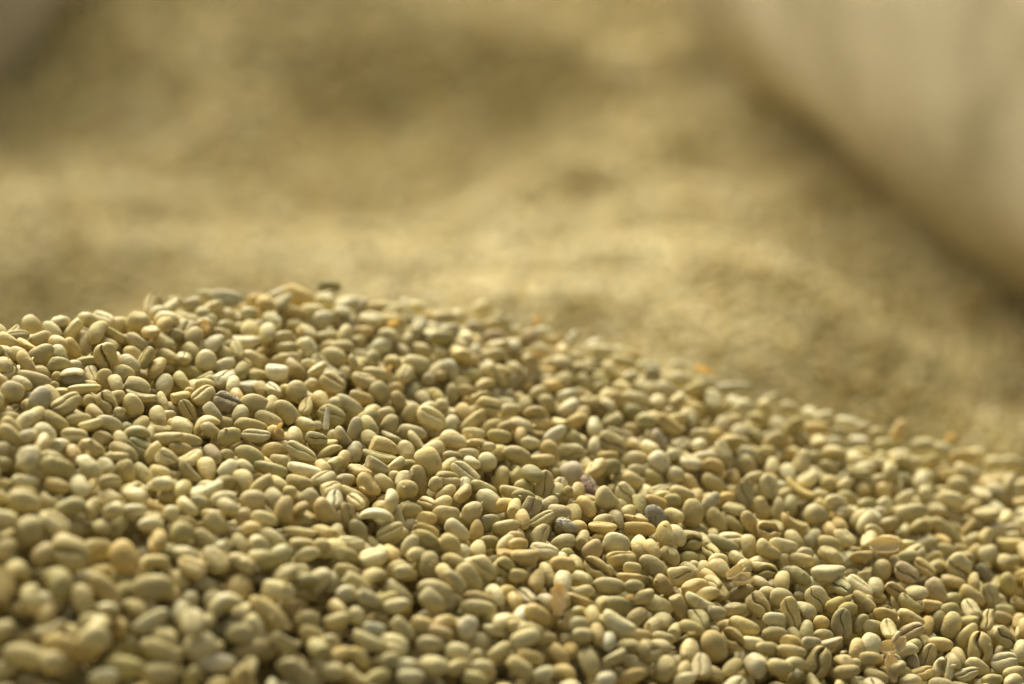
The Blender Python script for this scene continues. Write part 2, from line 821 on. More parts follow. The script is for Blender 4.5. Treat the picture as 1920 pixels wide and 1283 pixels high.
220 800 170 150 80 180 n 3 *orange_egg
360 690 160 130 20 180 n 0
100 710 210 110 5 180 n 2
770 900 180 140 50 180 n 3
1590 940 260 130 -30 40 w 3
1770 930 190 110 -60 180 n 2
1750 790 130 110 10 180 n 1
1850 850 180 140 0 180 n 0
100 110 210 120 -10 180 n 1
400 130 200 120 -20 180 n 1
510 200 170 120 0 180 n 3
270 150 150 170 80 180 n 7
1140 310 190 100 -20 180 n 1
1250 350 170 120 -10 180 n 0
1690 450 150 120 0 180 n 1
@T 1300 690 3.097
170 330 110 100 70 180 n 2
265 380 110 110 70 180 n 2
120 240 210 80 5 180 n 0
220 120 250 60 5 180 n 2
430 190 140 50 30 90 n 1
560 240 120 80 -20 180 n 1
680 270 100 80 -20 180 n 1
770 290 110 80 10 180 n 1
380 300 140 80 -15 180 n 0
700 370 190 110 0 180 n 3
490 340 110 100 -60 180 n 1
630 420 120 90 -20 180 n 2
820 440 100 80 10 180 n 6
960 425 100 55 0 70 n 6
860 380 90 70 0 180 n 0
1070 390 110 90 -10 180 n 0
1120 460 160 100 0 180 n 4
1190 370 150 70 60 90 n 3
1330 460 150 100 10 0 w 1
1450 480 140 90 -20 180 n 1
1300 550 110 60 0 180 n 2
1560 520 170 100 0 180 n 3
1750 560 150 90 0 180 n 1
1860 560 140 90 -10 180 n 0
320 470 140 80 -45 180 n 1
450 480 120 70 0 180 n 0
570 490 120 60 -5 180 n 3
370 400 130 60 -40 180 n 4
900 320 160 70 -10 180 n 1
1000 350 90 60 0 180 n 2
1650 500 110 70 0 180 n 1
260 300 90 60 0 180 r 0
960 500 150 70 10 180 n 1
90 90 130 70 0 180 n 1
@U 0 760 5.818
490 300 290 210 -35 180 n 1
810 330 290 160 -5 20 w 1
560 230 220 130 -35 180 n 3
1000 270 270 140 25 180 n 0
1150 370 190 140 -10 180 n 0
1310 370 160 130 -60 180 n 0
1350 500 360 140 -25 180 n 0
680 440 170 140 10 180 n 1
1000 480 310 190 -30 180 n 0
320 560 230 270 80 180 n 2
920 620 150 110 -20 180 n 6
980 690 290 200 -30 180 h 1
630 680 380 200 -15 180 k 4
120 330 330 160 -45 180 n 0
130 240 280 140 -40 180 n 0
1260 250 370 180 -20 180 n 0
1670 520 270 160 50 180 n 0
1820 590 270 210 -30 20 h 1
1540 430 190 140 -20 180 n 1
1370 740 280 220 -70 180 n 0
1270 570 280 100 0 90 n 0
1150 660 180 130 -50 180 n 1
1570 760 330 150 -45 180 n 1
1730 730 240 140 -15 180 n 0
1190 840 240 150 0 20 n 0
860 880 200 200 -60 180 n 1
280 850 320 180 -5 180 n 1
610 880 260 170 -15 180 n 3
1780 870 280 130 -5 180 n 1
40 500 130 200 0 180 n 2
40 650 150 180 0 180 n 0
560 580 260 130 -20 180 n 4
330 340 160 70 15 180 n 2
270 970 330 110 0 180 n 0
50 890 150 180 0 180 n 0
300 150 250 160 35 180 n 1
800 520 160 130 -60 180 n 3
"""
import bpy, bmesh, math, random
import numpy as np
from math import radians, sin, cos, pi
from mathutils import Matrix, Vector

rng = np.random.default_rng(7)
random.seed(7)
scene = bpy.context.scene
COL = scene.collection

# ------------------------------------------------------------------ camera
PITCH = radians(18.0)
HC = 0.47                      # camera height above the bed of beans
FOCUS = 0.72
LENS = 85.0
FPX = 1920 * LENS / 36.0
CP, SP = cos(PITCH), sin(PITCH)
CAM = np.array([0.0, 0.0, HC])
RIGHT = np.array([1.0, 0.0, 0.0])
FWD = np.array([0.0, CP, -SP])
UP = np.array([0.0, SP, CP])

cd = bpy.data.cameras.new("camera")
cam = bpy.data.objects.new("camera", cd)
COL.objects.link(cam)
cam.location = CAM
cam.rotation_euler = (pi / 2 - PITCH, 0, 0)
cd.lens = LENS
cd.sensor_width = 36.0
cd.clip_start = 0.02
cd.clip_end = 50.0
cd.dof.use_dof = True
cd.dof.focus_distance = FOCUS
cd.dof.aperture_fstop = 4.8
cd.dof.aperture_blades = 0
scene.camera = cam

# ------------------------------------------------------------------ light
SUN_EL, SUN_AZ = radians(43), radians(-20)       # azimuth from +Y (behind the heap), negative = to the left
world = bpy.data.worlds.new("World")
scene.world = world
world.use_nodes = True
wn = world.node_tree
wn.nodes.clear()
out = wn.nodes.new("ShaderNodeOutputWorld")
bg = wn.nodes.new("ShaderNodeBackground")
sky = wn.nodes.new("ShaderNodeTexSky")
sky.sky_type = 'NISHITA'
sky.sun_disc = False
sky.sun_elevation = SUN_EL
sky.sun_rotation = SUN_AZ
sky.air_density = 1.0
sky.dust_density = 4.0
sky.ozone_density = 0.6
hsv = wn.nodes.new("ShaderNodeHueSaturation")
hsv.inputs["Saturation"].default_value = 0.24
bg.inputs["Strength"].default_value = 0.06
wn.links.new(sky.outputs[0], hsv.inputs["Color"])
wn.links.new(hsv.outputs[0], bg.inputs["Color"])
wn.links.new(bg.outputs[0], out.inputs["Surface"])

sd = bpy.data.lights.new("sun", 'SUN')
sd.energy = 4.4
sd.angle = radians(55)
sd.color = (1.0, 0.925, 0.75)
sun = bpy.data.objects.new("sun", sd)
COL.objects.link(sun)
sdir = Vector((sin(SUN_AZ) * cos(SUN_EL), cos(SUN_AZ) * cos(SUN_EL), sin(SUN_EL)))
sun.rotation_euler = sdir.to_track_quat('Z', 'Y').to_euler()
sun.location = sdir * 5

scene.view_settings.view_transform = 'Standard'
scene.view_settings.look = 'None'
scene.view_settings.exposure = 0.88
scene.view_settings.gamma = 1.0
scene.render.engine = 'CYCLES'
scene.cycles.use_denoising = True
scene.cycles.denoiser = 'OPENIMAGEDENOISE'
scene.cycles.denoising_input_passes = 'RGB'
scene.cycles.use_adaptive_sampling = False
scene.cycles.max_bounces = 6

# ------------------------------------------------------------------ helpers
def link(name, mesh, mat=None, parent=None):
    o = bpy.data.objects.new(name, mesh)
    COL.objects.link(o)
    if mat is not None and not mesh.materials:
        mesh.materials.append(mat)
    if parent is not None:
        o.parent = parent
    return o

def tag(o, label=None, cat=None, group=None, kind=None):
    if label: o["label"] = label
    if cat: o["category"] = cat
    if group: o["group"] = group
    if kind: o["kind"] = kind
    return o

def empty(name, loc):
    o = bpy.data.objects.new(name, None)
    o.empty_display_size = 0.01
    COL.objects.link(o)
    o.location = loc
    return o

def mesh_from(name, V, Q, smooth=True, attrs=None):
    """V (n,3), Q (m,4) quads (a repeated last index = triangle)."""
    V = np.asarray(V, dtype=np.float32); Q = np.asarray(Q, dtype=np.int32)
    me = bpy.data.meshes.new(name)
    tri = Q[:, 3] == Q[:, 2]
    T, F4 = Q[tri][:, :3], Q[~tri]
    me.vertices.add(len(V)); me.vertices.foreach_set("co", V.ravel())
    loops = np.concatenate([T.ravel(), F4.ravel()]).astype(np.int32)
    starts = np.concatenate([np.arange(len(T)) * 3, len(T) * 3 + np.arange(len(F4)) * 4]).astype(np.int32)
    me.loops.add(len(loops)); me.loops.foreach_set("vertex_index", loops)
    me.polygons.add(len(starts)); me.polygons.foreach_set("loop_start", starts)
    me.update(calc_edges=True)
    me.polygons.foreach_set("use_smooth", np.full(len(starts), smooth))
    for k, (arr, typ) in (attrs or {}).items():
        a = me.attributes.new(k, typ, 'POINT')
        if typ == 'FLOAT':
            a.data.foreach_set("value", np.asarray(arr, np.float32).ravel())
        else:
            a.data.foreach_set("color", np.asarray(arr, np.float32).ravel())
    me.validate()
    return me

def ray(px, py):
    return FWD + RIGHT * ((px - 960.0) / FPX) + UP * ((641.5 - py) / FPX)

def project(P):
    Q = np.atleast_2d(P) - CAM
    d = Q @ FWD
    return 960 + FPX * (Q @ RIGHT) / d, 641.5 - FPX * (Q @ UP) / d, d

# ------------------------------------------------------------------ terrain: the near heap and the bed behind it
ALPHA = 0.00042
KX, Y0 = 0.305, 662.0
_B = -ALPHA * KX * FPX
_C = ALPHA * FPX
_A = 1 + ALPHA * (641.5 - Y0 - KX * 960)

T1, TR = 100.0, 1050.0          # the front of the heap steepens towards the viewer
def bent(t):
    return t - np.maximum(t - T1, 0.0) ** 2 / (2 * TR)
def front_t(px, py):
    return bent(py - Y0 - KX * px) - np.maximum(py - 900.0, 0.0) ** 2 / 3400.0
def plane_depth(px, py):
    return FOCUS / (1 + ALPHA * front_t(px, py))

def plane_z(x, y):
    return HC + (_A * y * CP + _B * x - _C * y * SP - FOCUS) / (_A * SP + _C * CP)

RIDGE_PX = [(-200, 720), (0, 660), (60, 638), (150, 632), (300, 604), (430, 586), (550, 582), (650, 596), (760, 608),
            (900, 628), (1000, 660), (1100, 690), (1250, 744), (1350, 774), (1440, 798), (1560, 856), (1690, 890),
            (1800, 920), (1920, 938), (2150, 1000)]
_rp = np.array([CAM + ray(a, b) * plane_depth(a, b) for a, b in RIDGE_PX])
def ridge_y(x):
    return np.interp(x, _rp[:, 0], _rp[:, 1])

def front_z(x, y):
    x, y = np.broadcast_arrays(np.asarray(x, float), np.asarray(y, float))
    z = plane_z(x, y)
    def f(zz):
        d = y * CP - (zz - HC) * SP
        d = np.maximum(d, 0.2)
        px = 960 + FPX * x / d; py = 641.5 - FPX * (y * SP + (zz - HC) * CP) / d
        return d * (1 + ALPHA * front_t(px, np.minimum(py, 1700))) - FOCUS
    za, zb = z, z - 0.004
    fa, fb = f(za), f(zb)
    for _ in range(10):
        den = np.where(np.abs(fb - fa) < 1e-12, 1e-12, fb - fa)
        zc = np.clip(zb - fb * (zb - za) / den, z - 0.12, z + 0.01)
        za, fa = zb, fb
        zb, fb = zc, f(zc)
    return np.where((y < 0.9) & (y > 0.40), zb, z - np.where(y <= 0.40, 0.12, 0))

def heap_z(x, y):
    z = front_z(x, y)
    e = np.maximum(y - ridge_y(x), 0.0)
    R, m = 0.032, 0.86
    e0 = R * m
    z = z - np.where(e < e0, e * e / (2 * R), e0 * e0 / (2 * R) + m * (e - e0))
    z = z - np.maximum(-0.18 - x, 0) ** 2 / 0.16
    z = z - np.maximum(0.46 - y, 0) ** 2 / 0.14
    return z

def ground_pt(px, py, z=0.0):
    d = ray(px, py)
    return CAM + d * ((z - HC) / d[2])

BUMPS = []      # x, y, sx, sy, rot, h
def bump(px, py, sx, sy, rot, h):
    p = ground_pt(px, py, 0.0)
    BUMPS.append((p[0], p[1], sx * 1.3, sy * 1.3, radians(rot), h * 1.3))
bump(1040, 25, 0.16, 0.10, 0, 0.035)
for bx_, by_, h_ in [(800, 415, -.016), (690, 500, -.014), (1130, 175, -.026), (1000, 240, .020), (610, 320, -.022), (520, 230, .020), (380, 330, .016),
                     (300, 210, -.026), (930, 320, -.016), (760, 190, .020), (1250, 270, -.018), (1340, 340, .014), (200, 330, -.016), (700, 60, -.024),
                     (430, 90, .024), (1130, 440, .012), (980, 410, .012), (1390, 460, .012), (1250, 430, -.010), (880, 470, .012)]:
    bump(bx_, by_, 0.035 + 0.02 * abs(h_) / 0.02, 0.030 + 0.00012 * (500 - by_), 30, h_)
bump(560, 430, 0.05, 0.06, 20, -0.014)
bump(820, 430, 0.09, 0.035, 25, -0.014)
bump(1000, 440, 0.07, 0.03, -15, 0.012)
bump(300, 440, 0.10, 0.03, 0, 0.010)
bump(1050, 200, 0.06, 0.10, 40, -0.02)
bump(600, 230, 0.05, 0.16, -40, -0.014)
bump(330, 90, 0.06, 0.16, -50, -0.03)
bump(820, 120, 0.05, 0.16, -40, 0.012)
bump(1330, 520, 0.08, 0.03, -10, 0.010)
def edge_pts(rows, z=0.0):
    P = np.array([ground_pt(a, b, z) for a, b in rows])
    return P[:, 0], P[:, 1]
_lx, _ly = edge_pts([(-300, 455), (0, 462), (250, 470), (440, 500), (580, 570), (700, 690), (900, 760), (1080, 740), (1230, 690),
                     (1400, 680), (1560, 700), (1700, 752), (1850, 835), (2000, 905), (2300, 985)], 0.03)
_sx, _sy = edge_pts([(-300, 400), (0, 405), (250, 392), (560, 380), (800, 395), (1000, 385), (1200, 385), (1360, 420), (1500, 500), (1650, 600), (1800, 710), (2000, 820), (2300, 900)])
def sramp(t, w):
    """smooth max(t, 0)"""
    return 0.5 * (t + np.sqrt(t * t + w * w)) - 0.5 * w
_nz = [(rng.uniform(26, 90), rng.uniform(0, 2 * pi), rng.uniform(0, 2 * pi)) for _ in range(26)]
def bed_z(x, y):
    z = np.zeros_like(x + y)
    for bx, by, sx, sy, r, h in BUMPS:
        u = (x - bx) * cos(r) + (y - by) * sin(r)
        v = -(x - bx) * sin(r) + (y - by) * cos(r)
        z = z + h * np.exp(-0.5 * ((u / sx) ** 2 + (v / sy) ** 2))
    for k, a, ph in _nz:
        z = z + 0.050 / k * np.sin(k * (x * cos(a) + y * sin(a)) + ph)
    z = z - 0.46 * (1 - np.exp(-((x - 0.02) / 0.15) ** 4)) * sramp(np.interp(x, _lx, _ly) - y, 0.05)
    st_, lp_ = np.interp(x, _sx, _sy), np.interp(x, _lx, _ly)
    d = y - st_
    z = z + (0.12 + 0.08 * np.exp(-((x - 0.10) / 0.25) ** 2)) * (sramp(st_ - y, 0.03) - sramp(lp_ - y, 0.03)) * np.clip((0.55 - x) / 0.3, 0, 1)
    z = z + (0.36 - 0.14 * np.tanh((x - 0.05) / 0.2)) * (sramp(d, 0.16) - sramp(d - 0.40, 0.10))
    return np.maximum(z, -0.14)

def ground_z(x, y):
    a, b = heap_z(x, y), bed_z(x, y)
    k = 0.012
    h = np.clip(0.5 + 0.5 * (a - b) / k, 0, 1)
    return b * (1 - h) + a * h + k * h * (1 - h)

# ------------------------------------------------------------------ materials
def new_mat(name):
    m = bpy.data.materials.new(name)
    m.use_nodes = True
    nt = m.node_tree
    return m, nt, nt.nodes["Principled BSDF"]

def bean_material(name, mode):
    m, nt, p = new_mat(name)
    N = nt.nodes.new; L = nt.links.new
    if mode == 'object':
        src = N("ShaderNodeObjectInfo"); col = src.outputs["Color"]
        rnd = src.outputs["Random"]
    else:
        src = N("ShaderNodeAttribute"); src.attribute_name = "tone"; col = src.outputs["Color"]
        rnd = src.outputs["Fac"]
    tc = N("ShaderNodeTexCoord")
    geo = N("ShaderNodeNewGeometry")
    off = N("ShaderNodeVectorMath"); off.operation = 'ADD'
    L(geo.outputs["Position"], off.inputs[0]); off.inputs[1].default_value = (3.1, 1.7, 0.4)
    n1 = N("ShaderNodeTexNoise"); n1.inputs["Scale"].default_value = 190; n1.inputs["Detail"].default_value = 3
    L(off.outputs[0], n1.inputs["Vector"])
    r1 = N("ShaderNodeMapRange"); r1.inputs["To Min"].default_value = 0.74; r1.inputs["To Max"].default_value = 1.26
    L(n1.outputs["Fac"], r1.inputs["Value"])
    mul = N("ShaderNodeMixRGB"); mul.blend_type = 'MULTIPLY'; mul.inputs["Fac"].default_value = 1
    L(col, mul.inputs["Color1"]); L(r1.outputs[0], mul.inputs["Color2"])
    # faint yellow-brown scuffs
    n2 = N("ShaderNodeTexNoise"); n2.inputs["Scale"].default_value = 420; n2.inputs["Detail"].default_value = 4
    L(off.outputs[0], n2.inputs["Vector"])
    r2 = N("ShaderNodeMapRange"); r2.inputs["From Min"].default_value = 0.58; r2.inputs["From Max"].default_value = 0.75
    r2.inputs["To Max"].default_value = 0.5
    L(n2.outputs["Fac"], r2.inputs["Value"])
    sc = N("ShaderNodeMixRGB"); L(r2.outputs[0], sc.inputs["Fac"]); L(mul.outputs[0], sc.inputs["Color1"])
    sc.inputs["Color2"].default_value = (0.34, 0.21, 0.07, 1)
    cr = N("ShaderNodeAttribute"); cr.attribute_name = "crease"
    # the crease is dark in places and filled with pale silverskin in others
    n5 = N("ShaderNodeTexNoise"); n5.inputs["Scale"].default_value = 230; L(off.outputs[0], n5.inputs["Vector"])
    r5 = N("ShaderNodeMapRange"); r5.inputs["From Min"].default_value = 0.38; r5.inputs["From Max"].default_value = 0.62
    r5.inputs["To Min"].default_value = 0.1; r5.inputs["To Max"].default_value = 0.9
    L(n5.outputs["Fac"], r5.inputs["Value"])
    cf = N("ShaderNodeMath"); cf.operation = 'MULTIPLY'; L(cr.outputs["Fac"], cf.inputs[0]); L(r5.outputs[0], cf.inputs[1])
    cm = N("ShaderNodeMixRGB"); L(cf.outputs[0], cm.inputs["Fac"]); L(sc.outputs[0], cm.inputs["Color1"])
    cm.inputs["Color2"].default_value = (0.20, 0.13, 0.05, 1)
    L(cm.outputs[0], p.inputs["Base Color"])
    n6 = N("ShaderNodeTexNoise"); n6.inputs["Scale"].default_value = 70; L(off.outputs[0], n6.inputs["Vector"])
    r6 = N("ShaderNodeMapRange"); r6.inputs["From Min"].default_value = 0.3; r6.inputs["From Max"].default_value = 0.7
    r6.inputs["To Min"].default_value = 0.46; r6.inputs["To Max"].default_value = 0.82
    L(n6.outputs["Fac"], r6.inputs["Value"]); L(r6.outputs[0], p.inputs["Roughness"])
    p.inputs["Specular IOR Level"].default_value = 0.27
    p.inputs["Subsurface Weight"].default_value = 0.0
    p.inputs["Subsurface Radius"].default_value = (1.0, 0.7, 0.3)
    p.inputs["Subsurface Scale"].default_value = 0.0012
    bp = N("ShaderNodeBump"); bp.inputs["Strength"].default_value = 0.55; bp.inputs["Distance"].default_value = 0.0005
    n3 = N("ShaderNodeTexNoise"); n3.inputs["Scale"].default_value = 700; n3.inputs["Detail"].default_value = 4
    L(off.outputs[0], n3.inputs["Vector"]); L(n3.outputs["Fac"], bp.inputs["Height"])
    L(bp.outputs[0], p.inputs["Normal"])
    return m

M_BEAN = bean_material("bean_skin", 'object')
M_STUFF = bean_material("bean_skin_heap", 'attr')

def spotted_material(name, base, spot, scale, lo, hi, rough=0.7):
    m, nt, p = new_mat(name)
    N = nt.nodes.new; L = nt.links.new
    tc = N("ShaderNodeTexCoord")
    n = N("ShaderNodeTexNoise"); n.inputs["Scale"].default_value = scale; n.inputs["Detail"].default_value = 5
    n.inputs["Roughness"].default_value = 0.65
    L(tc.outputs["Object"], n.inputs["Vector"])
    r = N("ShaderNodeMapRange"); r.inputs["From Min"].default_value = lo; r.inputs["From Max"].default_value = hi
    L(n.outputs["Fac"], r.inputs["Value"])
    mx = N("ShaderNodeMixRGB"); L(r.outputs[0], mx.inputs["Fac"])
    mx.inputs["Color1"].default_value = (*base, 1); mx.inputs["Color2"].default_value = (*spot, 1)
    cr = N("ShaderNodeAttribute"); cr.attribute_name = "crease"
    cm = N("ShaderNodeMixRGB"); L(cr.outputs["Fac"], cm.inputs["Fac"]); L(mx.outputs[0], cm.inputs["Color1"])
    cm.inputs["Color2"].default_value = (0.06, 0.04, 0.025, 1)
    L(cm.outputs[0], p.inputs["Base Color"])
    bp = N("ShaderNodeBump"); bp.inputs["Strength"].default_value = 0.6; bp.inputs["Distance"].default_value = 0.15
    L(n.outputs["Fac"], bp.inputs["Height"]); L(bp.outputs[0], p.inputs["Normal"])
    p.inputs["Roughness"].default_value = rough
    return m

M_MOULD = spotted_material("mouldy_skin", (0.44, 0.40, 0.28), (0.17, 0.16, 0.115), 4.2, 0.52, 0.66, 0.8)
M_STAIN = spotted_material("stained_skin", (0.48, 0.39, 0.20), (0.27, 0.17, 0.085), 2.4, 0.5, 0.72, 0.6)
M_BROWN = spotted_material("brown_face_skin", (0.44, 0.35, 0.17), (0.24, 0.14, 0.08), 1.2, 0.42, 0.5, 0.7)
M_DARKTIP = spotted_material("dark_tipped_skin", (0.56, 0.49, 0.30), (0.05, 0.035, 0.04), 0.9, 0.56, 0.62, 0.5)
M_GREY = spotted_material("silver_grey_skin", (0.38, 0.355, 0.245), (0.52, 0.47, 0.31), 2.2, 0.45, 0.75, 0.42)

def paper_material(name, a, b, scale, thru=0.5):
    m, nt, p = new_mat(name)
    N = nt.nodes.new; L = nt.links.new
    geo = N("ShaderNodeNewGeometry")
    n = N("ShaderNodeTexNoise"); n.inputs["Scale"].default_value = scale; n.inputs["Detail"].default_value = 5
    L(geo.outputs["Position"], n.inputs["Vector"])
    mx = N("ShaderNodeMixRGB"); L(n.outputs["Fac"], mx.inputs["Fac"])
    mx.inputs["Color1"].default_value = (*a, 1); mx.inputs["Color2"].default_value = (*b, 1)
    L(mx.outputs[0], p.inputs["Base Color"])
    p.inputs["Roughness"].default_value = 0.55
    tr = N("ShaderNodeBsdfTranslucent"); L(mx.outputs[0], tr.inputs["Color"])
    ms = N("ShaderNodeMixShader"); ms.inputs[0].default_value = thru
    L(p.outputs[0], ms.inputs[1]); L(tr.outputs[0], ms.inputs[2])
    L(ms.outputs[0], nt.nodes["Material Output"].inputs["Surface"])
    return m
M_CHAFF = paper_material("orange_chaff", (0.80, 0.61, 0.27), (0.87, 0.74, 0.42), 300)
M_PARCH = paper_material("pale_parchment", (0.72, 0.58, 0.26), (0.84, 0.74, 0.44), 300, 0.3)

# ------------------------------------------------------------------ bean meshes
US_HI = np.array([-1, -.93, -.82, -.66, -.48, -.33, -.22, -.13, -.07, -.028, 0, .028, .07, .13, .22, .33, .48, .66, .82, .93, 1])
def bean_mesh(rings=22, us=US_HI, nlow=11, seed=0, groove=0.14, gw=0.07, swing=0.06, taper=0.08, bend=0.0, bend_y=0.0,
              flat=0.24, back=0.42, lobe=0.02, lump=0.03, chips=0, half=0.70, e=2.35):
    r = np.random.default_rng(seed + 100)
    us = np.asarray(us, float)
    t = np.linspace(0, pi, rings + 2)[1:-1]
    xs = -np.cos(t)
    rows = []; crease = []
    wob = r.uniform(0, 6.28, 3)
    th = np.linspace(0, pi, nlow + 2)[1:-1]
    for x in xs:
        w = half * (1 - abs(x) ** e) ** (1 / e) * (1 - taper * x)
        prof = (1 - abs(x) ** 2.4) ** (0.44)
        s0 = swing * sin(pi * x * 1.1) + 0.028 * sin(8.3 * x + wob[0]) + 0.016 * sin(15.0 * x + wob[1])
        gd = groove * (1 + 0.35 * sin(5.1 * x + wob[2]))
        s = us + s0 * (1 - us ** 2)
        rim = np.clip(1 - np.abs(s) ** 3.2, 0, 1) ** 0.6
        z = flat * rim * prof
        z = z + lobe * np.exp(-((np.abs(s - s0) - 0.42) / 0.26) ** 2) * prof * rim
        fade = np.clip((1.0 - abs(x)) / 0.10, 0, 1) ** 0.6
        g = np.exp(-((s - s0) / gw) ** 2)
        z = z - gd * g * fade * rim
        up = np.stack([np.full_like(s, x), s * w, z], 1)
        lo = np.stack([np.full_like(th, x), np.cos(th) * w, -back * np.sin(th) ** 0.85 * prof * (1 - 0.5 * taper * x)], 1)
        rows.append(np.concatenate([up, lo]))
        gl = np.exp(-((s - s0) / max(gw * 0.5, 0.022)) ** 2) * fade
        crease.append(np.concatenate([gl * min(1, groove / 0.10), np.zeros(nlow)]))
    n = len(us) + nlow
    V = np.concatenate(rows + [np.array([[-1, 0, 0.0], [1, 0, 0.0]])])
    C = np.concatenate(crease + [np.zeros(2)])
    x = V[:, 0].copy(); y = V[:, 1].copy(); z = V[:, 2].copy()
    V[:, 2] += bend * (x * x - 0.35)
    V[:, 1] += bend_y * (x * x - 0.35)
    for _ in range(7):
        d = r.normal(size=3); d /= np.linalg.norm(d)
        k = r.uniform(2.0, 6.5); ph = r.uniform(0, 6.28)
        f = lump * np.sin(k * (x * d[0] + y * d[1] + z * d[2]) + ph) / (0.4 * k)
        V = V * (1 + f[:, None])
    for _ in range(5):                       # fine wrinkles
        d = r.normal(size=3) * np.array([0.6, 1.2, 1.0]); d /= np.linalg.norm(d)
        k = r.uniform(9, 16); ph = r.uniform(0, 6.28)
        f = lump * 0.10 * np.sin(k * (x * d[0] + y * d[1] + z * d[2]) + ph + 1.5 * np.sin(3 * x + ph))
        V = V * (1 + f[:, None])
    for _ in range(chips):
        d = r.normal(size=3); d[0] *= 1.6; d /= np.linalg.norm(d)
        h = (V @ d); lim = h.max() * r.uniform(0.62, 0.78)
        over = np.maximum(h - lim, 0)
        V = V - np.outer(over * r.uniform(0.85, 1.0), d)
    V = V - (V.max(0) + V.min(0)) / 2
    Q = []
    for i in range(rings - 1):
        a = i * n; b = a + n
        for j in range(n):
            k = (j + 1) % n
            Q.append((a + j, a + k, b + k, b + j))
    p0, p1 = rings * n, rings * n + 1
    for j in range(n):
        k = (j + 1) % n
        Q.append((p0, k, j, j))
        b = (rings - 1) * n
        Q.append((p1, b + j, b + k, b + k))
    # the upper row runs from -y to +y and the lower one back again
    Q = np.array(Q)
    return V, Q, C

US_LO = np.array([-1, -.72, -.30, -.11, 0, .11, .30, .72, 1])
US_XL = np.array([-1, -.35, .35, 1])
SHAPES = {
    'n': [dict(seed=s, groove=0.07 + 0.02 * (s % 4), gw=0.032 + 0.008 * (s % 3), swing=0.04 + 0.05 * ((s * 3) % 4), taper=0.02 + 0.06 * ((s * 5) % 4),
               bend=0.055 * (s % 4), bend_y=0.06 * ((s % 5) - 2), lump=0.03 + 0.012 * (s % 3), half=0.64 + 0.035 * ((s * 7) % 5),
               flat=0.18 + 0.03 * (s % 4), back=0.36 + 0.03 * ((s * 3) % 4), chips=1 if s % 5 == 4 else 0, e=2.15 + 0.12 * (s % 4)) for s in range(15)],
    'k': [dict(seed=20 + s, bend=0.20 + 0.05 * s, groove=0.14, gw=0.09, taper=0.06 * s, back=0.40, flat=0.22, bend_y=0.06 * (s - 1)) for s in range(3)],
    'r': [dict(seed=30 + s, half=0.86, back=0.66, flat=0.50, lobe=0.0, groove=0.07, gw=0.05, e=2.05, lump=0.02) for s in range(2)],
    'p': [dict(seed=40 + s, taper=0.30, lump=0.025, groove=0.10) for s in range(2)],
    'w': [dict(seed=50 + s, groove=0.20, gw=0.075, swing=0.12 - 0.06 * s, lobe=0.035, lump=0.05, bend=0.06) for s in range(3)],
    's': [dict(seed=55, groove=0.14, gw=0.045, swing=0.20, lobe=0.03, lump=0.03)],
    'g': [dict(seed=60 + s, groove=0.26, gw=0.085 + 0.025 * s, swing=0.08 + 0.08 * s, lobe=0.06, lump=0.055, taper=0.05, back=0.42) for s in range(3)],
    'o': [dict(seed=70 + s, groove=0.60, gw=0.34, swing=0.10, lobe=0.10, lump=0.05, taper=0.12, flat=0.26) for s in range(2)],
    'h': [dict(seed=80 + s, chips=3, lump=0.03, groove=0.13, bend=0.08) for s in range(4)],
}
HI, LO = {}, {}
for k, lst in SHAPES.items():
    HI[k] = []; LO[k] = []
    for i, kw in enumerate(lst):
        V, Q, C = bean_mesh(**kw)
        HI[k].append((V, Q, C))
        kw2 = dict(kw)
        Vl, Ql, Cl = bean_mesh(rings=9, us=US_LO, nlow=6, **kw2)
        LO[k].append((Vl, Ql, Cl * 0.45))
XL = [bean_mesh(rings=4, us=US_XL, nlow=3, seed=s, groove=0.1, gw=0.2, lump=0.03, bend=0.06 * s) for s in range(4)]
XL = [(V, Q, C * 0.15) for V, Q, C in XL]
HI_MESH = {k: [mesh_from("green_coffee_bean", V, Q, attrs={"crease": (C, 'FLOAT')}) for V, Q, C in lst] for k, lst in HI.items()}
for lst in HI_MESH.values():
    for me in lst:
        me.materials.append(M_BEAN)
DIM = {k: [np.abs(V).max(0) * 2 for V, Q, C in lst] for k, lst in HI.items()}

TONES = {0: (.483, .396, .168), 1: (.585, .506, .252), 2: (.465, .392, .198), 3: (.512, .386, .143), 4: (.40, .338, .131),
         5: (.42, .38, .215), 6: (.65, .572, .335), 7: (.40, .308, .15), 8: (.60, .478, .185), 9: (.46, .372, .205), 10: (.3, .28, .21), 11: (.42, .33, .15)}
def jitter_col(c, r, a=0.10):
    c = np.array(c); v = r.normal(1, a)
    h = r.normal(0, 0.032)
    return np.clip(c * v * np.array([1 + h * .8, 1 + h * .1, 1 - h * 1.8]), 0.02, 0.85)

# ------------------------------------------------------------------ beans read off the photograph
ANN = []
ox = oy = 0; sc_ = 1.0; crop = ''
for line in ANN_TEXT.strip().splitlines():
    f = line.split()
    if f[0].startswith('@'):
        crop = f[0][1:]; ox, oy, sc_ = float(f[1]), float(f[2]), float(f[3]); continue
    x, y, L, W, ang, roll = map(float, f[:6])
    ANN.append(dict(px=ox + x / sc_, py=oy + y / sc_, L=L / sc_, W=W / sc_, ang=ang, roll=roll, shape=f[6], tone=int(f[7]),
                    special=f[8][1:] if len(f) > 8 else None, crop=crop))
keep = []
for a in ANN:                                   # crops overlap: the same bean is kept once
    dup_ = False
    for i, b in enumerate(keep):
        if b['crop'] != a['crop'] and math.hypot(a['px'] - b['px'], a['py'] - b['py']) < 0.36 * min(a['W'], b['W']) + 5:
            if a['special'] and not b['special']:
                keep[i] = a
            dup_ = True; break
    if not dup_:
        keep.append(a)
ANN = sorted(keep, key=lambda a: a['py'])

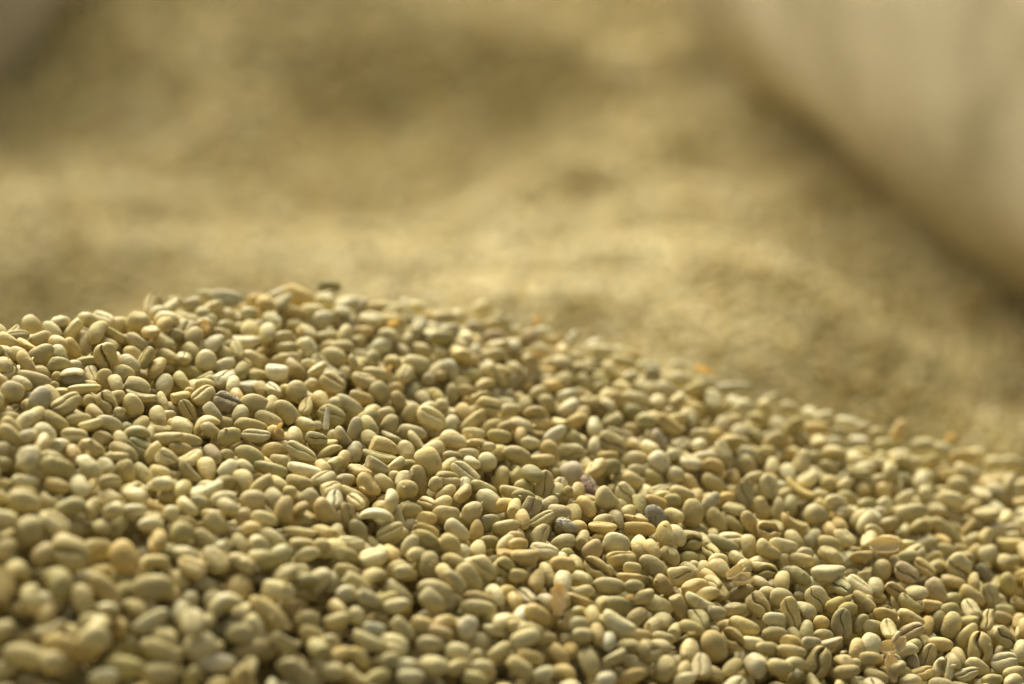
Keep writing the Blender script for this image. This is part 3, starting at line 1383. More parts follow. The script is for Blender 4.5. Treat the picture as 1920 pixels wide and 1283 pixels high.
# ------------------------------------------------------------------ packing: drop beans on a height map of the heap
CELL = 0.0007
GX0, GX1, GY0, GY1 = -0.24, 0.27, 0.44, 1.02
gx = np.arange(GX0, GX1, CELL); gy = np.arange(GY0, GY1, CELL)
GX, GY = np.meshgrid(gx, gy)
BASE = 0.0150
H = ground_z(GX, GY) - BASE
H = H.astype(np.float64)

def ell(R, half):
    """ellipsoid covariance for a rotation R (columns = axes) and half sizes"""
    return (R * (np.asarray(half) ** 2)) @ R.T

def footprint(Sg, cx, cy):
    rx, ry = math.sqrt(Sg[0, 0]), math.sqrt(Sg[1, 1])
    i0 = int((cx - rx - GX0) / CELL) + 1; i1 = int((cx + rx - GX0) / CELL) + 1
    j0 = int((cy - ry - GY0) / CELL) + 1; j1 = int((cy + ry - GY0) / CELL) + 1
    if i0 < 0 or j0 < 0 or i1 >= len(gx) or j1 >= len(gy):
        return None
    X = gx[i0:i1][None, :] - cx; Y = gy[j0:j1][:, None] - cy
    a, b, d = Sg[0, 0], Sg[0, 1], Sg[1, 1]
    det = a * d - b * b
    q = (d * X * X - 2 * b * X * Y + a * Y * Y) / det
    ins = q < 0.97
    kx = (Sg[2, 0] * d - Sg[2, 1] * b) / det; ky = (-Sg[2, 0] * b + Sg[2, 1] * a) / det
    zc = kx * X + ky * Y
    th = math.sqrt(max(Sg[2, 2] - (kx * Sg[2, 0] + ky * Sg[2, 1]), 1e-10)) * np.sqrt(np.clip(1 - q, 0, 1))
    return (slice(j0, j1), slice(i0, i1)), ins, zc, th

def stamp(fp, cz):
    sl, ins, zc, th = fp
    h = H[sl]
    h[ins] = np.maximum(h[ins], (cz + zc + th)[ins])

def rand_rot(flatness=1.0):
    yaw = rng.uniform(0, 2 * pi)
    tilt = rng.normal(0, 0.40) * flatness
    roll = rng.choice([0, pi, pi / 2, -pi / 2], p=[.36, .32, .16, .16]) + rng.normal(0, 0.4)
    R = Matrix.Rotation(yaw, 3, 'Z') @ Matrix.Rotation(tilt, 3, 'Y') @ Matrix.Rotation(roll, 3, 'X')
    return np.array(R)

def rand_half():
    L = rng.normal(0.0089, 0.0008); W = L * rng.normal(0.72, 0.05); T = W * rng.normal(0.72, 0.07)
    return np.array([L, W, T]) / 2

BEANS = []   # dict(c, R, half, shape, var, tone, ann)
def in_view(x, y, z, m=60):
    u, v, d = project(np.array([[x, y, z]]))
    return -m < u[0] < 1920 + m and -m < v[0] < 1283 + m

def drop_field(pitch, tries, ok=None, limit=None):
    pts = []
    for yy in np.arange(GY0 + .01, GY1 - .01, pitch):
        for xx in np.arange(GX0 + .01, GX1 - .01, pitch):
            pts.append((xx + rng.uniform(-.5, .5) * pitch, yy + rng.uniform(-.5, .5) * pitch))
    rng.shuffle(pts)
    for (x, y) in pts:
        if y > ridge_y(x) + 0.045:
            continue
        z0 = float(heap_z(np.array(x), np.array(y)))
        if not in_view(x, y, z0):
            continue
        best = None
        for _ in range(tries):
            R = rand_rot(); hf = rand_half()
            cx, cy = x + rng.normal(0, .0016), y + rng.normal(0, .0016)
            fp = footprint(ell(R, hf), cx, cy)
            if fp is None: continue
            sl, ins, zc, th = fp
            cz = (H[sl] - (zc - th))[ins].max() - 0.0003
            lev = cz - z0
            if best is None or lev < best[0]:
                best = (lev, cx, cy, cz, R, hf, fp)
        if best is None or (limit is not None and best[0] > limit): continue
        if ok is not None and not ok(best): continue
        lev, cx, cy, cz, R, hf, fp = best
        stamp(fp, cz)
        k = rng.choice(['n', 'k', 'w', 'p', 'h', 'r'], p=[.60, .14, .10, .06, .05, .05])
        t = int(rng.choice([0, 1, 2, 3, 4], p=[.42, .22, .11, .15, .10]))
        BEANS.append(dict(c=np.array([cx, cy, cz]), R=R, half=hf, shape=k, var=int(rng.integers(len(SHAPES[k]))), tone=t, ann=None))

drop_field(0.0068, 2)
drop_field(0.0066, 3, limit=-0.0022)

def orient(a):
    d = ray(a['px'], a['py']); d = d / np.linalg.norm(d)
    r = np.cross(d, UP); r /= np.linalg.norm(r)
    u = np.cross(r, d)
    tow = -d
    th = radians(a['ang'])
    ax = cos(th) * r + sin(th) * u
    return d, r, u, tow, ax

NRM = np.array([-(plane_z(0.001, .7) - plane_z(0, .7)) / .001, -(plane_z(0, .701) - plane_z(0, .7)) / .001, 1.0])
NRM /= np.linalg.norm(NRM)
MASK = np.zeros((321, 480), bool)          # which 4 px cells of the photo an identified bean covers
def mark(a, grow=0.92):
    hx = a['L'] / 2 * grow; hy = a['W'] / 2 * grow
    th = radians(a['ang'])
    x0, x1 = int((a['px'] - hx) / 4), int((a['px'] + hx) / 4) + 1
    y0, y1 = int((a['py'] - hx) / 4), int((a['py'] + hx) / 4) + 1
    for yy in range(max(y0, 0), min(y1, 321)):
        for xx in range(max(x0, 0), min(x1, 480)):
            dx, dy = xx * 4 + 2 - a['px'], -(yy * 4 + 2 - a['py'])
            u = dx * cos(th) + dy * sin(th); v = -dx * sin(th) + dy * cos(th)
            if (u / hx) ** 2 + (v / hy) ** 2 < 1:
                MASK[yy, xx] = True

for i, a in enumerate(ANN):
    D0 = float(plane_depth(a['px'], a['py']))
    mm = D0 / FPX
    d, r, u, tow, ax = orient(a)
    L, W = a['L'] * mm, a['W'] * mm
    roll = a['roll']; rr = radians(roll)
    rr += radians(rng.normal(0, 9))
    Lexp = 0.0086
    k = a['shape']
    if k != 'r' and L < 0.80 * Lexp:
        L = max(L, 0.0046)
        tl = min(math.acos(min(L / Lexp, 1)), radians(52))
        c1 = cos(tl) * ax + sin(tl) * tow; c2 = cos(tl) * ax - sin(tl) * tow
        ax = c1 if abs(c1 @ NRM) < abs(c2 @ NRM) else c2
        L = min(L / cos(tl), Lexp)
    else:
        tl = radians(rng.normal(0, 10))
        ax = cos(tl) * ax + sin(tl) * tow
    ax = ax / np.linalg.norm(ax)
    tw = tow - ax * (tow @ ax); tw /= np.linalg.norm(tw)
    side = np.cross(tw, ax)
    Zl = cos(rr) * tw + sin(rr) * side
    Yl = np.cross(Zl, ax)
    R = np.stack([ax, Yl, Zl], 1)
    c_ = abs(cos(radians(roll)))
    if k == 'r':
        Wt, T = W, W * 0.95
    elif c_ > 0.7:
        Wt = max(W, 0.0042); T = np.clip(0.70 * Wt, 0.0034, 0.0052)
    else:
        T = np.clip(W, 0.0030, 0.0060); Wt = np.clip(1.40 * W, 0.0052, 0.0072)
    if k == 'k' and c_ < 0.3:
        T = T * 0.9
    half = np.array([L, Wt, T]) / 2
    Sg = ell(R, half)
    best = None
    for s in np.arange(0.008, -0.0075, -0.0008):
        c = CAM + ray(a['px'], a['py']) * (D0 + s)
        fp = footprint(Sg, c[0], c[1])
        if fp is None: break
        sl, ins, zc, th = fp
        if not ins.any(): break
        clr = (c[2] + zc - th - H[sl])[ins].min()
        best = (c, fp)
        if clr > -0.0009: break
    if best is None:
        c = CAM + ray(a['px'], a['py']) * D0
    else:
        c, fp = best
        stamp(fp, c[2])
    mark(a)
    BEANS.append(dict(c=c, R=R, half=half, shape=k, var=int(rng.integers(len(SHAPES[k]))), tone=a['tone'], ann=a))

def free(best):
    lev, cx, cy, cz, R, hf, fp = best
    if lev > 0.003: return False
    P = np.array([cx, cy, cz]) + np.concatenate([R.T * hf[:, None], -R.T * hf[:, None]]) * 0.75
    P = np.concatenate([P, [[cx, cy, cz]]])
    u, v, d_ = project(P)
    hit = 0
    for uu, vv in zip(u, v):
        i, j = int(vv / 4), int(uu / 4)
        if 0 <= i < 321 and 0 <= j < 480 and MASK[i, j]: hit += 1
    return hit <= 1
drop_field(0.0062, 4, ok=free)
drop_field(0.0062, 4, ok=free)

# ------------------------------------------------------------------ which beans show, and how large
sph = []
for k in range(420):
    z = 1 - 2 * (k + .5) / 420; t = pi * (1 + 5 ** .5) * k
    sph.append((math.sqrt(1 - z * z) * cos(t), math.sqrt(1 - z * z) * sin(t), z))
sph = np.array(sph)
def visible():
    zb = np.full(321 * 480, 9.0); ib = np.full(321 * 480, -1)
    cells, deps, ids = [], [], []
    for i, b in enumerate(BEANS):
        P = b['c'] + (sph * b['half']) @ b['R'].T
        u, v, d = project(P)
        ok = (u >= 0) & (u < 1920) & (v >= 0) & (v < 1283)
        cells.append((v[ok] // 4).astype(int) * 480 + (u[ok] // 4).astype(int)); deps.append(d[ok]); ids.append(np.full(ok.sum(), i))
    c = np.concatenate(cells); d = np.concatenate(deps); k = np.concatenate(ids)
    o = np.lexsort((d, c)); c, k = c[o], k[o]
    first = np.r_[True, c[1:] != c[:-1]]
    cnt = np.bincount(k[first], minlength=len(BEANS))
    return cnt
CNT = visible()
# beans that lie open to view in the photograph but got buried here are eased outwards along the slope
for rnd in range(4):
    moved = 0
    for i, b in enumerate(BEANS):
        a = b['ann']
        if a is None: continue
        full = pi / 4 * a['L'] * a['W'] / 16
        want = 0.70 if a['special'] else 0.42
        if CNT[i] < want * full and b.get('push', 0) < (5 if a['special'] else 2):
            n_ = (CAM - b['c']); n_ /= np.linalg.norm(n_)
            b['c'] = b['c'] + n_ * 0.0013
            b['push'] = b.get('push', 0) + 1; moved += 1
    CNT = visible()
    if not moved: break

# ------------------------------------------------------------------ individuals and the rest
LAND = dict(
    ridge_egg=("egg-shaped bean standing on the left skyline of the heap", "egg-shaped skyline bean"),
    knot=("upright bean folded around a deep wavy crease, near the left skyline", "upright wavy-creased bean"),
    hull=("silver-grey bean half wrapped in a torn pale parchment hull", "grey bean in a torn hull"),
    flat_a=("bean with bright flat side turned up to the light, near the ridge", "bright flat-topped ridge bean"),
    ball=("nearly round smooth bean above the white splinter", "smooth ball-like bean"),
    stained=("cracked bean stained brown along its dark crease", "brown-stained cracked bean"),
    pale_crease=("pale bean lying crease up, its thin crease running diagonally", "pale diagonal-creased bean"),
    bright_hump=("long bright arched bean right of the white splinter", "long bright arched bean"),
    curled=("pale bean curled like a boat with its crease open", "pale boat-shaped bean"),
    big_smooth=("large smooth grey-olive bean standing upright in the middle of the heap", "large smooth upright bean"),
    open_crease=("large pale bean with a long open crease along its upper right side", "large pale open-creased bean"),
    tip=("round pale bean pointing its puckered tip at the viewer", "round puckered-tip bean"),
    pointed=("tall bean narrowing to a point at its top", "tall pointed bean"),
    big_pale=("large pale bean lying back up below the open-creased bean", "large pale back-up bean"),
    arched=("long arched pale bean lying on its side at the lower middle", "long arched pale bean"),
    bright_tilted=("bright cream bean tilted up to the right below the ridge", "bright tilted cream bean"),
    bright_bent=("bright yellow bean bent like a peanut", "bright yellow bent bean"),
    mauve=("large round mauve-grey bean under the yellow bent bean's right end", "round mauve-grey bean"),
    oval_crease=("upright oval olive bean with a fine straight crease, left of the mauve bean", "upright oval creased bean"),
    cross_crease=("bean with a cross-shaped crease on its pale flat face", "cross-creased bean"),
    mouldy=("mouldy grey bean with black speckled face", "mouldy grey bean"),
    brown_face=("bean with a rough reddish-brown flat face", "brown-faced bean"),
    white_round=("round whitish bean catching the light at mid right", "round whitish bean"),
    black_tip=("pale bean with one black burnt end", "black-ended pale bean"),
    shell=("hollow half bean with a dark open cavity", "hollow half bean"),
    flat_b=("cream bean with sunlit flat face up, beside the whitish round bean", "sunlit flat cream bean"),
    yellow_curve=("long yellow bean curved like a banana", "yellow banana-shaped bean"),
    straight_crease=("pale bean with a straight black crease pointing at the viewer", "straight black-creased bean"),
    split_tip=("large olive bean with a split tip at its top", "large split-tip bean"),
    saddle=("saddle-shaped bean with raised ends", "saddle-shaped bean"),
    lips=("broad bean with thick lip-like folds round its crease", "thick-lipped bean"),
    hole=("bean with a round dark hole in its end", "bean with a dark hole"),
    folded=("large pale bean with a folded crease on its sunlit top", "large folded-crease bean"),
    s_crease=("broad olive bean with an S-shaped crease", "broad S-creased bean"),
    vertical_crease=("upright oval bean split by a straight vertical crease, at lower right", "vertical-creased oval bean"),
    big_yellow=("large smooth yellow-tan bean at the lower right front", "large smooth yellow-tan bean"),
    gaping=("large bean with a gaping crease along its length", "large gaping-crease bean"),
    hooked=("pale hooked bean with a tiny tag at its top", "pale hooked bean"),
    bright_edge=("long bright yellow bean lying on its back at the right frame edge", "bright bean at right edge"),
    wrinkled=("wrinkled pinkish bean broken into two lobes", "wrinkled two-lobed bean"),
    crumpled=("big round bean with a crumpled cabbage-like face", "crumpled round bean"),
    pale_egg=("pale egg-like bean beside the torn parchment shell", "pale egg-like bean"),
    brown_crease=("pinkish bean with a brown line along its crease", "brown-creased pinkish bean"),
    notched=("round mauve bean with a notch bitten from its right side", "notched round bean"),
    deep_groove=("bean with a deep dark diagonal groove at the lower right", "deep-grooved bean"),
    wide_pair=("wide upright bean parted into two halves by its crease", "wide two-halved bean"),
    hollow=("open hollow bean gaping upward at the lower right front", "open hollow bean"),
    front_crease=("blurred creased bean showing a dark slit in the left foreground", "blurred dark-slit bean"),
    front_pale=("blurred whitish bean low in the left foreground", "blurred whitish foreground bean"),
    front_oval=("blurred pale oval bean near the bottom left edge", "blurred pale oval bean"),
    pearl=("pearl-white rounded bean in the blurred lower middle", "pearl-white bean"),
    front_bent=("blurred bent bean at the bottom middle edge", "blurred bent bean"),
    orange_egg=("small orange-yellow egg-shaped bean below the ridge", "orange egg-shaped bean"),
)
MAXN = 297
score = CNT.astype(float).copy()
for i, b in enumerate(BEANS):
    if b['ann'] is None: score[i] *= 0.85
    elif b['ann']['special'] and CNT[i] > 4: score[i] += 1e4
chosen = np.argsort(-score)[:MAXN]
chosen_set = set(int(i) for i in chosen if score[i] > 3)

PX, PY, _d = project(np.array([b['c'] for b in BEANS]))
landmarks = [(BEANS[i]['ann']['special'], PX[i], PY[i], i) for i in chosen_set if BEANS[i]['ann'] and BEANS[i]['ann']['special'] in LAND]
NUM = ['', 'one bean', 'two beans', 'three beans', 'four beans', 'five beans', 'six beans', 'seven beans', 'eight beans', 'nine beans']
DIRS = ['right of', 'above and right of', 'above', 'above and left of', 'left of', 'below and left of', 'below', 'below and right of']
TW = {0: 'tan', 1: 'pale cream', 2: 'greyish', 3: 'yellowish', 4: 'olive', 5: 'grey', 6: 'whitish', 7: 'dark-stained', 8: 'golden', 9: 'mauve', 10: 'grey', 11: 'brown'}
def describe(b):
    t = TW[b['tone']]
    k = b['shape']
    zt = b['R'][:, 2] @ (CAM - b['c']) / np.linalg.norm(CAM - b['c'])
    if k == 'r': return f"{t} round bean"
    if k == 'k': return f"{t} bent bean"
    if k == 'p': return f"{t} pointed bean"
    if k == 'h': return f"{t} chipped bean"
    if k == 'o': return f"{t} hollow bean"
    if k in 'wgs' and zt > 0.2: return f"{t} deep-creased bean"
    if zt > 0.6: return f"{t} crease-up bean"
    if zt < -0.45: return f"{t} smooth-backed bean"
    return f"{t} bean on its edge"
used = set()
def label_for(i):
    b = BEANS[i]
    if b['ann'] and b['ann']['special'] in LAND:
        used.add(LAND[b['ann']['special']][0]); return LAND[b['ann']['special']][0]
    des = describe(b)
    order = sorted(landmarks, key=lambda l: math.hypot(l[1] - PX[i], l[2] - PY[i]))
    for nm, lx, ly, _ in order[:14]:
        dx, dy = PX[i] - lx, -(PY[i] - ly)
        dist = math.hypot(dx, dy)
        n = min(9, max(1, round(dist / 52)))
        dr = DIRS[int(round(math.degrees(math.atan2(dy, dx)) / 45)) % 8]
        lab = f"{des}, {NUM[n]} {dr} the {LAND[nm][1]}"
        if len(lab.split()) <= 16 and lab not in used:
            used.add(lab); return lab
    lab = des + " in the heap"
    used.add(lab)
    return lab

SPECIAL_MAT = dict(mouldy=M_MOULD, stained=M_STAIN, brown_face=M_BROWN, black_tip=M_DARKTIP, hull=M_GREY)
brng = np.random.default_rng(21)
def mat4(b):
    dim = DIM[b['shape']][b['var']]
    S = 2 * b['half'] / dim
    M = np.eye(4); M[:3, :3] = b['R'] * S; M[:3, 3] = b['c']
    return M
GROUP = "green coffee beans heaped in the foreground"
ordered = sorted(chosen_set, key=lambda i: -score[i])
proto = None
for i in ordered:
    b = BEANS[i]
    sp = b['ann']['special'] if b['ann'] else None
    me = HI_MESH[b['shape']][b['var']]
    if proto is None:
        o = proto = bpy.data.objects.new("green_coffee_bean", me)
    else:
        o = proto.copy(); o.data = me
        for k_ in list(o.keys()): del o[k_]
        o.name = "green_coffee_bean"
    COL.objects.link(o)
    if sp in SPECIAL_MAT:
        o.data = me.copy(); o.data.materials[0] = SPECIAL_MAT[sp]
    o.matrix_world = Matrix(mat4(b).tolist())
    c = jitter_col(TONES[b['tone']], brng)
    o.color = (*c, 1)
    tag(o, label_for(i), "coffee bean", GROUP)
    b['obj'] = o

def join_beans(name, items, mat):
    """items: (V, Q, C, M4, color)"""
    Vs, Qs, Cs, Ts = [], [], [], []; n = 0
    for V, Q, C, M, col in items:
        Vs.append(V @ M[:3, :3].T + M[:3, 3]); Qs.append(Q + n); Cs.append(C)
        Ts.append(np.broadcast_to(np.array([*col, 1.0]), (len(V), 4))); n += len(V)
    me = mesh_from(name, np.concatenate(Vs), np.concatenate(Qs), attrs={"crease": (np.concatenate(Cs), 'FLOAT'), "tone": (np.concatenate(Ts), 'FLOAT_COLOR')})
    return link(name, me, mat)

items = []
for i, b in enumerate(BEANS):
    if i in chosen_set: continue
    if CNT[i] > 3:
        src = HI if (b['ann'] is not None and CNT[i] > 25) else LO
        V, Q, C = src[b['shape']][b['var']]
        M = mat4(b)
    elif CNT[i] == 0 and b['ann'] is None and rng.random() < 0.0:
        continue
    else:
        V, Q, C = XL[i % 4]
        M = np.eye(4); M[:3, :3] = b['R'] * (2 * b['half'] / (np.abs(V).max(0) * 2)); M[:3, 3] = b['c']
    items.append((V, Q, C, M, jitter_col(TONES[b['tone']], brng)))
heap = join_beans("coffee_bean_heap", items, M_STUFF)
tag(heap, "rest of the foreground heap of pale green coffee beans", "coffee beans", kind="stuff")
print("annotated", len(ANN), "beans", len(BEANS), "things", len(chosen_set), "heap faces", len(heap.data.polygons))

# ------------------------------------------------------------------ the bed of beans behind
items = []
def scatter(x0, x1, y0, y1, pitch, keepf):
    xs = np.arange(x0, x1, pitch); ys = np.arange(y0, y1, pitch)
    X, Y = np.meshgrid(xs, ys)
    X = X.ravel() + rng.uniform(-.45, .45, X.size) * pitch; Y = Y.ravel() + rng.uniform(-.45, .45, Y.size) * pitch
    m = keepf(X, Y)
    X, Y = X[m], Y[m]
    Z = ground_z(X, Y)
    for x, y, z in zip(X, Y, Z):
        R = rand_rot(); hf = rand_half()
        V, Q, C = XL[int(rng.integers(4))]
        M = np.eye(4); M[:3, :3] = R * (hf / np.abs(V).max(0)); M[:3, 3] = (x, y, z + rng.uniform(-0.0012, 0.0022))
        t = int(rng.choice([0, 1, 2, 3, 4], p=[.40, .22, .12, .16, .10]))
        items.append((V, Q, C, M, jitter_col(TONES[t], brng, 0.13)))
def bed_mask(X, Y):
    u, v, d = project(np.stack([X, Y, ground_z(X, Y)], 1))
    seen = (u > -420) & (u < 2340) & (v > -160)
    dep = (X > GX0 + .01) & (X < GX1 - .01) & (Y > GY0 + .01) & (Y < ridge_y(X) + 0.04)
    return seen & ~dep & (Y < 3.2)
scatter(-1.1, 1.1, 0.8, 1.75, 0.0072, bed_mask)
scatter(-1.1, 1.1, 1.75, 3.2, 0.0092, bed_mask)
bed = join_beans("coffee_bean_bed", items, M_STUFF)
tag(bed, "wide blurred bed of coffee beans spread behind the heap", "coffee beans", kind="stuff")
print("bed beans", len(items), "faces", len(bed.data.polygons))

# ------------------------------------------------------------------ ground under it all
def ground_material():
    m, nt, p = new_mat("bean_dust_ground")
    N = nt.nodes.new; L = nt.links.new
    geo = N("ShaderNodeNewGeometry")
    v = N("ShaderNodeTexVoronoi"); v.inputs["Scale"].default_value = 130
    L(geo.outputs["Position"], v.inputs["Vector"])
    r = N("ShaderNodeValToRGB")
    r.color_ramp.elements[0].color = (0.46, 0.38, 0.15, 1); r.color_ramp.elements[1].color = (0.33, 0.265, 0.10, 1)
    r.color_ramp.elements[1].position = 0.8
    L(v.outputs["Distance"], r.inputs["Fac"]); L(r.outputs[0], p.inputs["Base Color"])
    p.inputs["Roughness"].default_value = 0.9
    return m
st = 0.016
xs = np.arange(-1.6, 1.8, st); ys = np.arange(0.1, 5.0, st)
X, Y = np.meshgrid(xs, ys)
Z = ground_z(X, Y)
dep = (X > GX0) & (X < GX1) & (Y > GY0) & (Y < ridge_y(X) + 0.05)
Z = Z - np.where(dep, BASE + 0.0015, 0.0025)
nx, ny = len(xs), len(ys)
idx = np.arange(nx * ny).reshape(ny, nx)
Q = np.stack([idx[:-1, :-1].ravel(), idx[:-1, 1:].ravel(), idx[1:, 1:].ravel(), idx[1:, :-1].ravel()], 1)
g = link("ground", mesh_from("ground", np.stack([X.ravel(), Y.ravel(), Z.ravel()], 1), Q), ground_material())
tag(g, "bean-covered ground under the heap", kind="structure")

# ------------------------------------------------------------------ chaff, parchment, splinter
def place_point(px, py, lift=0.003):
    """a point on top of the packed heap seen at that pixel"""
    D0 = float(plane_depth(px, py))
    for s in np.arange(-0.02, 0.02, 0.0005):
        P = CAM + ray(px, py) * (D0 + s)
        i, j = int((P[0] - GX0) / CELL), int((P[1] - GY0) / CELL)
        if 0 <= i < len(gx) and 0 <= j < len(gy) and P[2] < H[j, i] + lift:
            return P
    return CAM + ray(px, py) * D0

def flake_mesh(name, seed, L, W, curl, jag=0.16, nu=10, nv=14, thick=0.00018):
    r = np.random.default_rng(seed)
    ph = r.uniform(0, 6.28, 6)
    V = []
    for i in range(nv):
        v = i / (nv - 1) * 2 - 1
        w = (1 - abs(v) ** 2.4) ** 0.5 if abs(v) < 1 else 0.12
        w = max(w, 0.18)
        for j in range(nu):
            u = j / (nu - 1) * 2 - 1
            edge = abs(u) ** 3
            jj = 1 + jag * edge * (sin(9 * v + ph[0]) + 0.7 * sin(17 * v + ph[1])) + (r.normal(0, jag * .5) if abs(u) == 1 else 0)
            a = u * curl
            x = math.sin(a) / curl * W / 2 * w * jj
            z = (1 - math.cos(a)) / curl * W / 2 + 0.08 * W * sin(3 * v + ph[2]) + 0.05 * W * sin(6 * u + 4 * v + ph[3])
            y = v * L / 2 + (r.normal(0, jag * .25) * L * .15 if abs(v) == 1 else 0)
            V.append((x, y, z))
    n = len(V)
    V = np.array(V)
    Vb = V - np.array([0, 0, thick])
    Q = []
    for i in range(nv - 1):
        for j in range(nu - 1):
            a, b, c, d = i * nu + j, i * nu + j + 1, (i + 1) * nu + j + 1, (i + 1) * nu + j
            Q.append((a, b, c, d)); Q.append((n + d, n + c, n + b, n + a))
    rim = [j for j in range(nu)] + [i * nu + nu - 1 for i in range(1, nv)] + [(nv - 1) * nu + j for j in range(nu - 2, -1, -1)] + [i * nu for i in range(nv - 2, 0, -1)]
    for a, b in zip(rim, rim[1:] + rim[:1]):
        Q.append((b, a, n + a, n + b))
    return mesh_from(name, np.concatenate([V, Vb]), np.array(Q))

def screen_rot(px, py, ang, tilt=0.0, roll=0.0):
    """rotation whose Y axis lies along ang in the picture and whose Z faces the viewer"""
    d, r, u, tow, ax = orient(dict(px=px, py=py, ang=ang))
    yl = ax; zl = tow; xl = np.cross(yl, zl)
    R = Matrix(np.stack([xl, yl, zl], 1).tolist())
    return R @ Matrix.Rotation(tilt, 3, 'X') @ Matrix.Rotation(roll, 3, 'Y')

FL = [ # px, py, L px, W px, angle, curl, label
    (1046, 1125, 68, 30, 88, 0.9, "upright ragged orange chaff flake between beans at lower middle"),
    (1064, 1163, 36, 26, 80, 1.5, "curled pale yellow chaff cup under the upright orange flake"),
    (1671, 1253, 58, 24, 100, 0.8, "torn orange chaff flake standing at the lower right front"),
    (1318, 692, 40, 16, -20, 1.2, "orange chaff flake on the right-hand skyline of the heap"),
    (1686, 806, 30, 20, 70, 1.2, "tall yellow chaff flake poking up from the far right skyline"),
    (998, 680, 46, 18, 80, 0.9, "yellow chaff flake leaning upright below the ridge"),
    (384, 611, 26, 16, 120, 0.9, "small yellow chaff scrap near the left ridge top"),
    (521, 803, 26, 10, 55, 1.2, "thin curved straw-coloured chaff strip above the centre left beans"),
    (1180, 1119, 18, 8, 20, 0.9, "tiny yellow chaff scrap under a long bean at lower middle"),
    (736, 606, 24, 14, 20, 1.0, "blurred yellow chaff scrap on the middle of the ridge"),
    (1005, 604, 24, 14, 60, 1.0, "blurred bright yellow chaff scrap right on the skyline"),
    (729, 692, 16, 10, 60, 1.0, "small bright chaff scrap resting on an arched bean"),
    (1780, 822, 26, 14, 30, 1.0, "blurred yellow chaff scrap at the far right of the ridge"),
]
for n, (px, py, L, W, ang, curl, lab) in enumerate(FL):
    P = place_point(px, py, 0.0028)
    mm = float(plane_depth(px, py)) / FPX
    me = flake_mesh("chaff_flake", 300 + n, L * mm, W * mm * 1.15, curl)
    o = link("chaff_flake", me, M_CHAFF if n not in (1,) else M_PARCH)
    o.location = P
    o.rotation_euler = screen_rot(px, py, ang - 0, -0.25, 0.3).to_euler()
    tag(o, lab, "chaff flake", "papery chaff flakes among the beans")

# tiny scraps of silverskin lying between the beans: too many to count
VS, QS, n0 = [], [], 0
for n in range(260):
    px, py = rng.uniform(0, 1920), rng.uniform(600, 1283)
    P = place_point(px, py, 0.0012)
    if P[1] > ridge_y(P[0]): continue
    me = flake_mesh("scrap", 900 + n % 9, 1, 0.7, rng.uniform(.6, 1.4), nu=4, nv=5, thick=0.04)
    V = np.empty(len(me.vertices) * 3, np.float32); me.vertices.foreach_get("co", V)
    Q = np.array([list(p_.vertices) for p_ in me.polygons])
    bpy.data.meshes.remove(me)
    sz = rng.uniform(0.0007, 0.0024)
    VS.append((V.reshape(-1, 3) * sz) @ rand_rot(2.0).T + P); QS.append(Q + n0); n0 += len(VS[-1])
o = link("chaff_scraps", mesh_from("chaff_scraps", np.concatenate(VS), np.concatenate(QS)), M_PARCH)
tag(o, "tiny straw-coloured scraps of silverskin scattered between the beans", "chaff", kind="stuff")

def shell_mesh(name, seed, L, W, T, jag=0.22, cut=0.25):
    """thin ragged half shell (parchment) of a bean"""
    r = np.random.default_rng(seed)
    nu, nv = 16, 13
    ph = r.uniform(0, 6.28, 5)
    V = []
    for i in range(nu):
        x = -1 + 2 * i / (nu - 1) * (1 - cut * 0.5)
        x = min(max(x, -0.985), 0.985)
        w = (1 - abs(x) ** 2.2) ** 0.45
        for j in range(nv):
            t = j / (nv - 1) * pi
            jj = jag * (sin(5 * x + ph[0]) + .6 * sin(11 * x + ph[1])) * 0.5
            tt = -0.15 - jj * .4 + (pi + 0.3 + jj) * (j / (nv - 1))
            V.append((x * L / 2 + (r.normal(0, .04) * L if i == nu - 1 else 0), cos(tt) * w * W / 2, -sin(tt) * w * T))
    V = np.array(V); n = len(V)
    cen = np.array([0, 0, 0.0])
    Vi = V * np.array([0.95, 0.93, 0.93])
    Q = []
    for i in range(nu - 1):
        for j in range(nv - 1):
            a, b, c, d = i * nv + j, i * nv + j + 1, (i + 1) * nv + j + 1, (i + 1) * nv + j
            Q.append((d, c, b, a)); Q.append((n + a, n + b, n + c, n + d))
    rim = [j for j in range(nv)] + [i * nv + nv - 1 for i in range(1, nu)] + [(nu - 1) * nv + j for j in range(nv - 2, -1, -1)] + [i * nv for i in range(nu - 2, 0, -1)]
    for a, b in zip(rim, rim[1:] + rim[:1]):
        Q.append((a, b, n + b, n + a))
    return mesh_from(name, np.concatenate([V, Vi]), np.array(Q))

def shell_thing(px, py, label, pieces):
    P = place_point(px, py, 0.003)
    root = empty("parchment_shell", P)
    tag(root, label, "parchment shell")
    mm = float(plane_depth(px, py)) / FPX
    for n, (dx, dy, L, W, ang, tilt, roll) in enumerate(pieces):
        me = shell_mesh("shell_fragment", 400 + n + int(px), L * mm, W * mm, W * mm * 0.45)
        o = link("shell_fragment", me, M_PARCH, root)
        d, r, u, tow, ax = orient(dict(px=px, py=py, ang=ang))
        o.location = r * dx * mm - u * dy * mm + tow * 0.0012
        R = Matrix(np.stack([ax, np.cross(tow, ax), tow], 1).tolist()) @ Matrix.Rotation(tilt, 3, 'Y') @ Matrix.Rotation(roll, 3, 'X')
        o.rotation_euler = R.to_euler()
    return root
shell_thing(1676, 1207, "torn pale parchment shell in sharp shards beside the pale egg-like bean",
            [(-8, 6, 40, 30, 5, 0.1, -0.7), (12, -2, 36, 24, 80, 0.2, 0.5), (6, -12, 30, 16, 55, 0.0, 1.4)])
shell_thing(1387, 1078, "broken yellowish parchment shell in two pieces at the right front",
            [(-7, -7, 44, 20, 35, 0.0, -0.6), (6, 6, 44, 26, 12, 0.1, -0.9)])
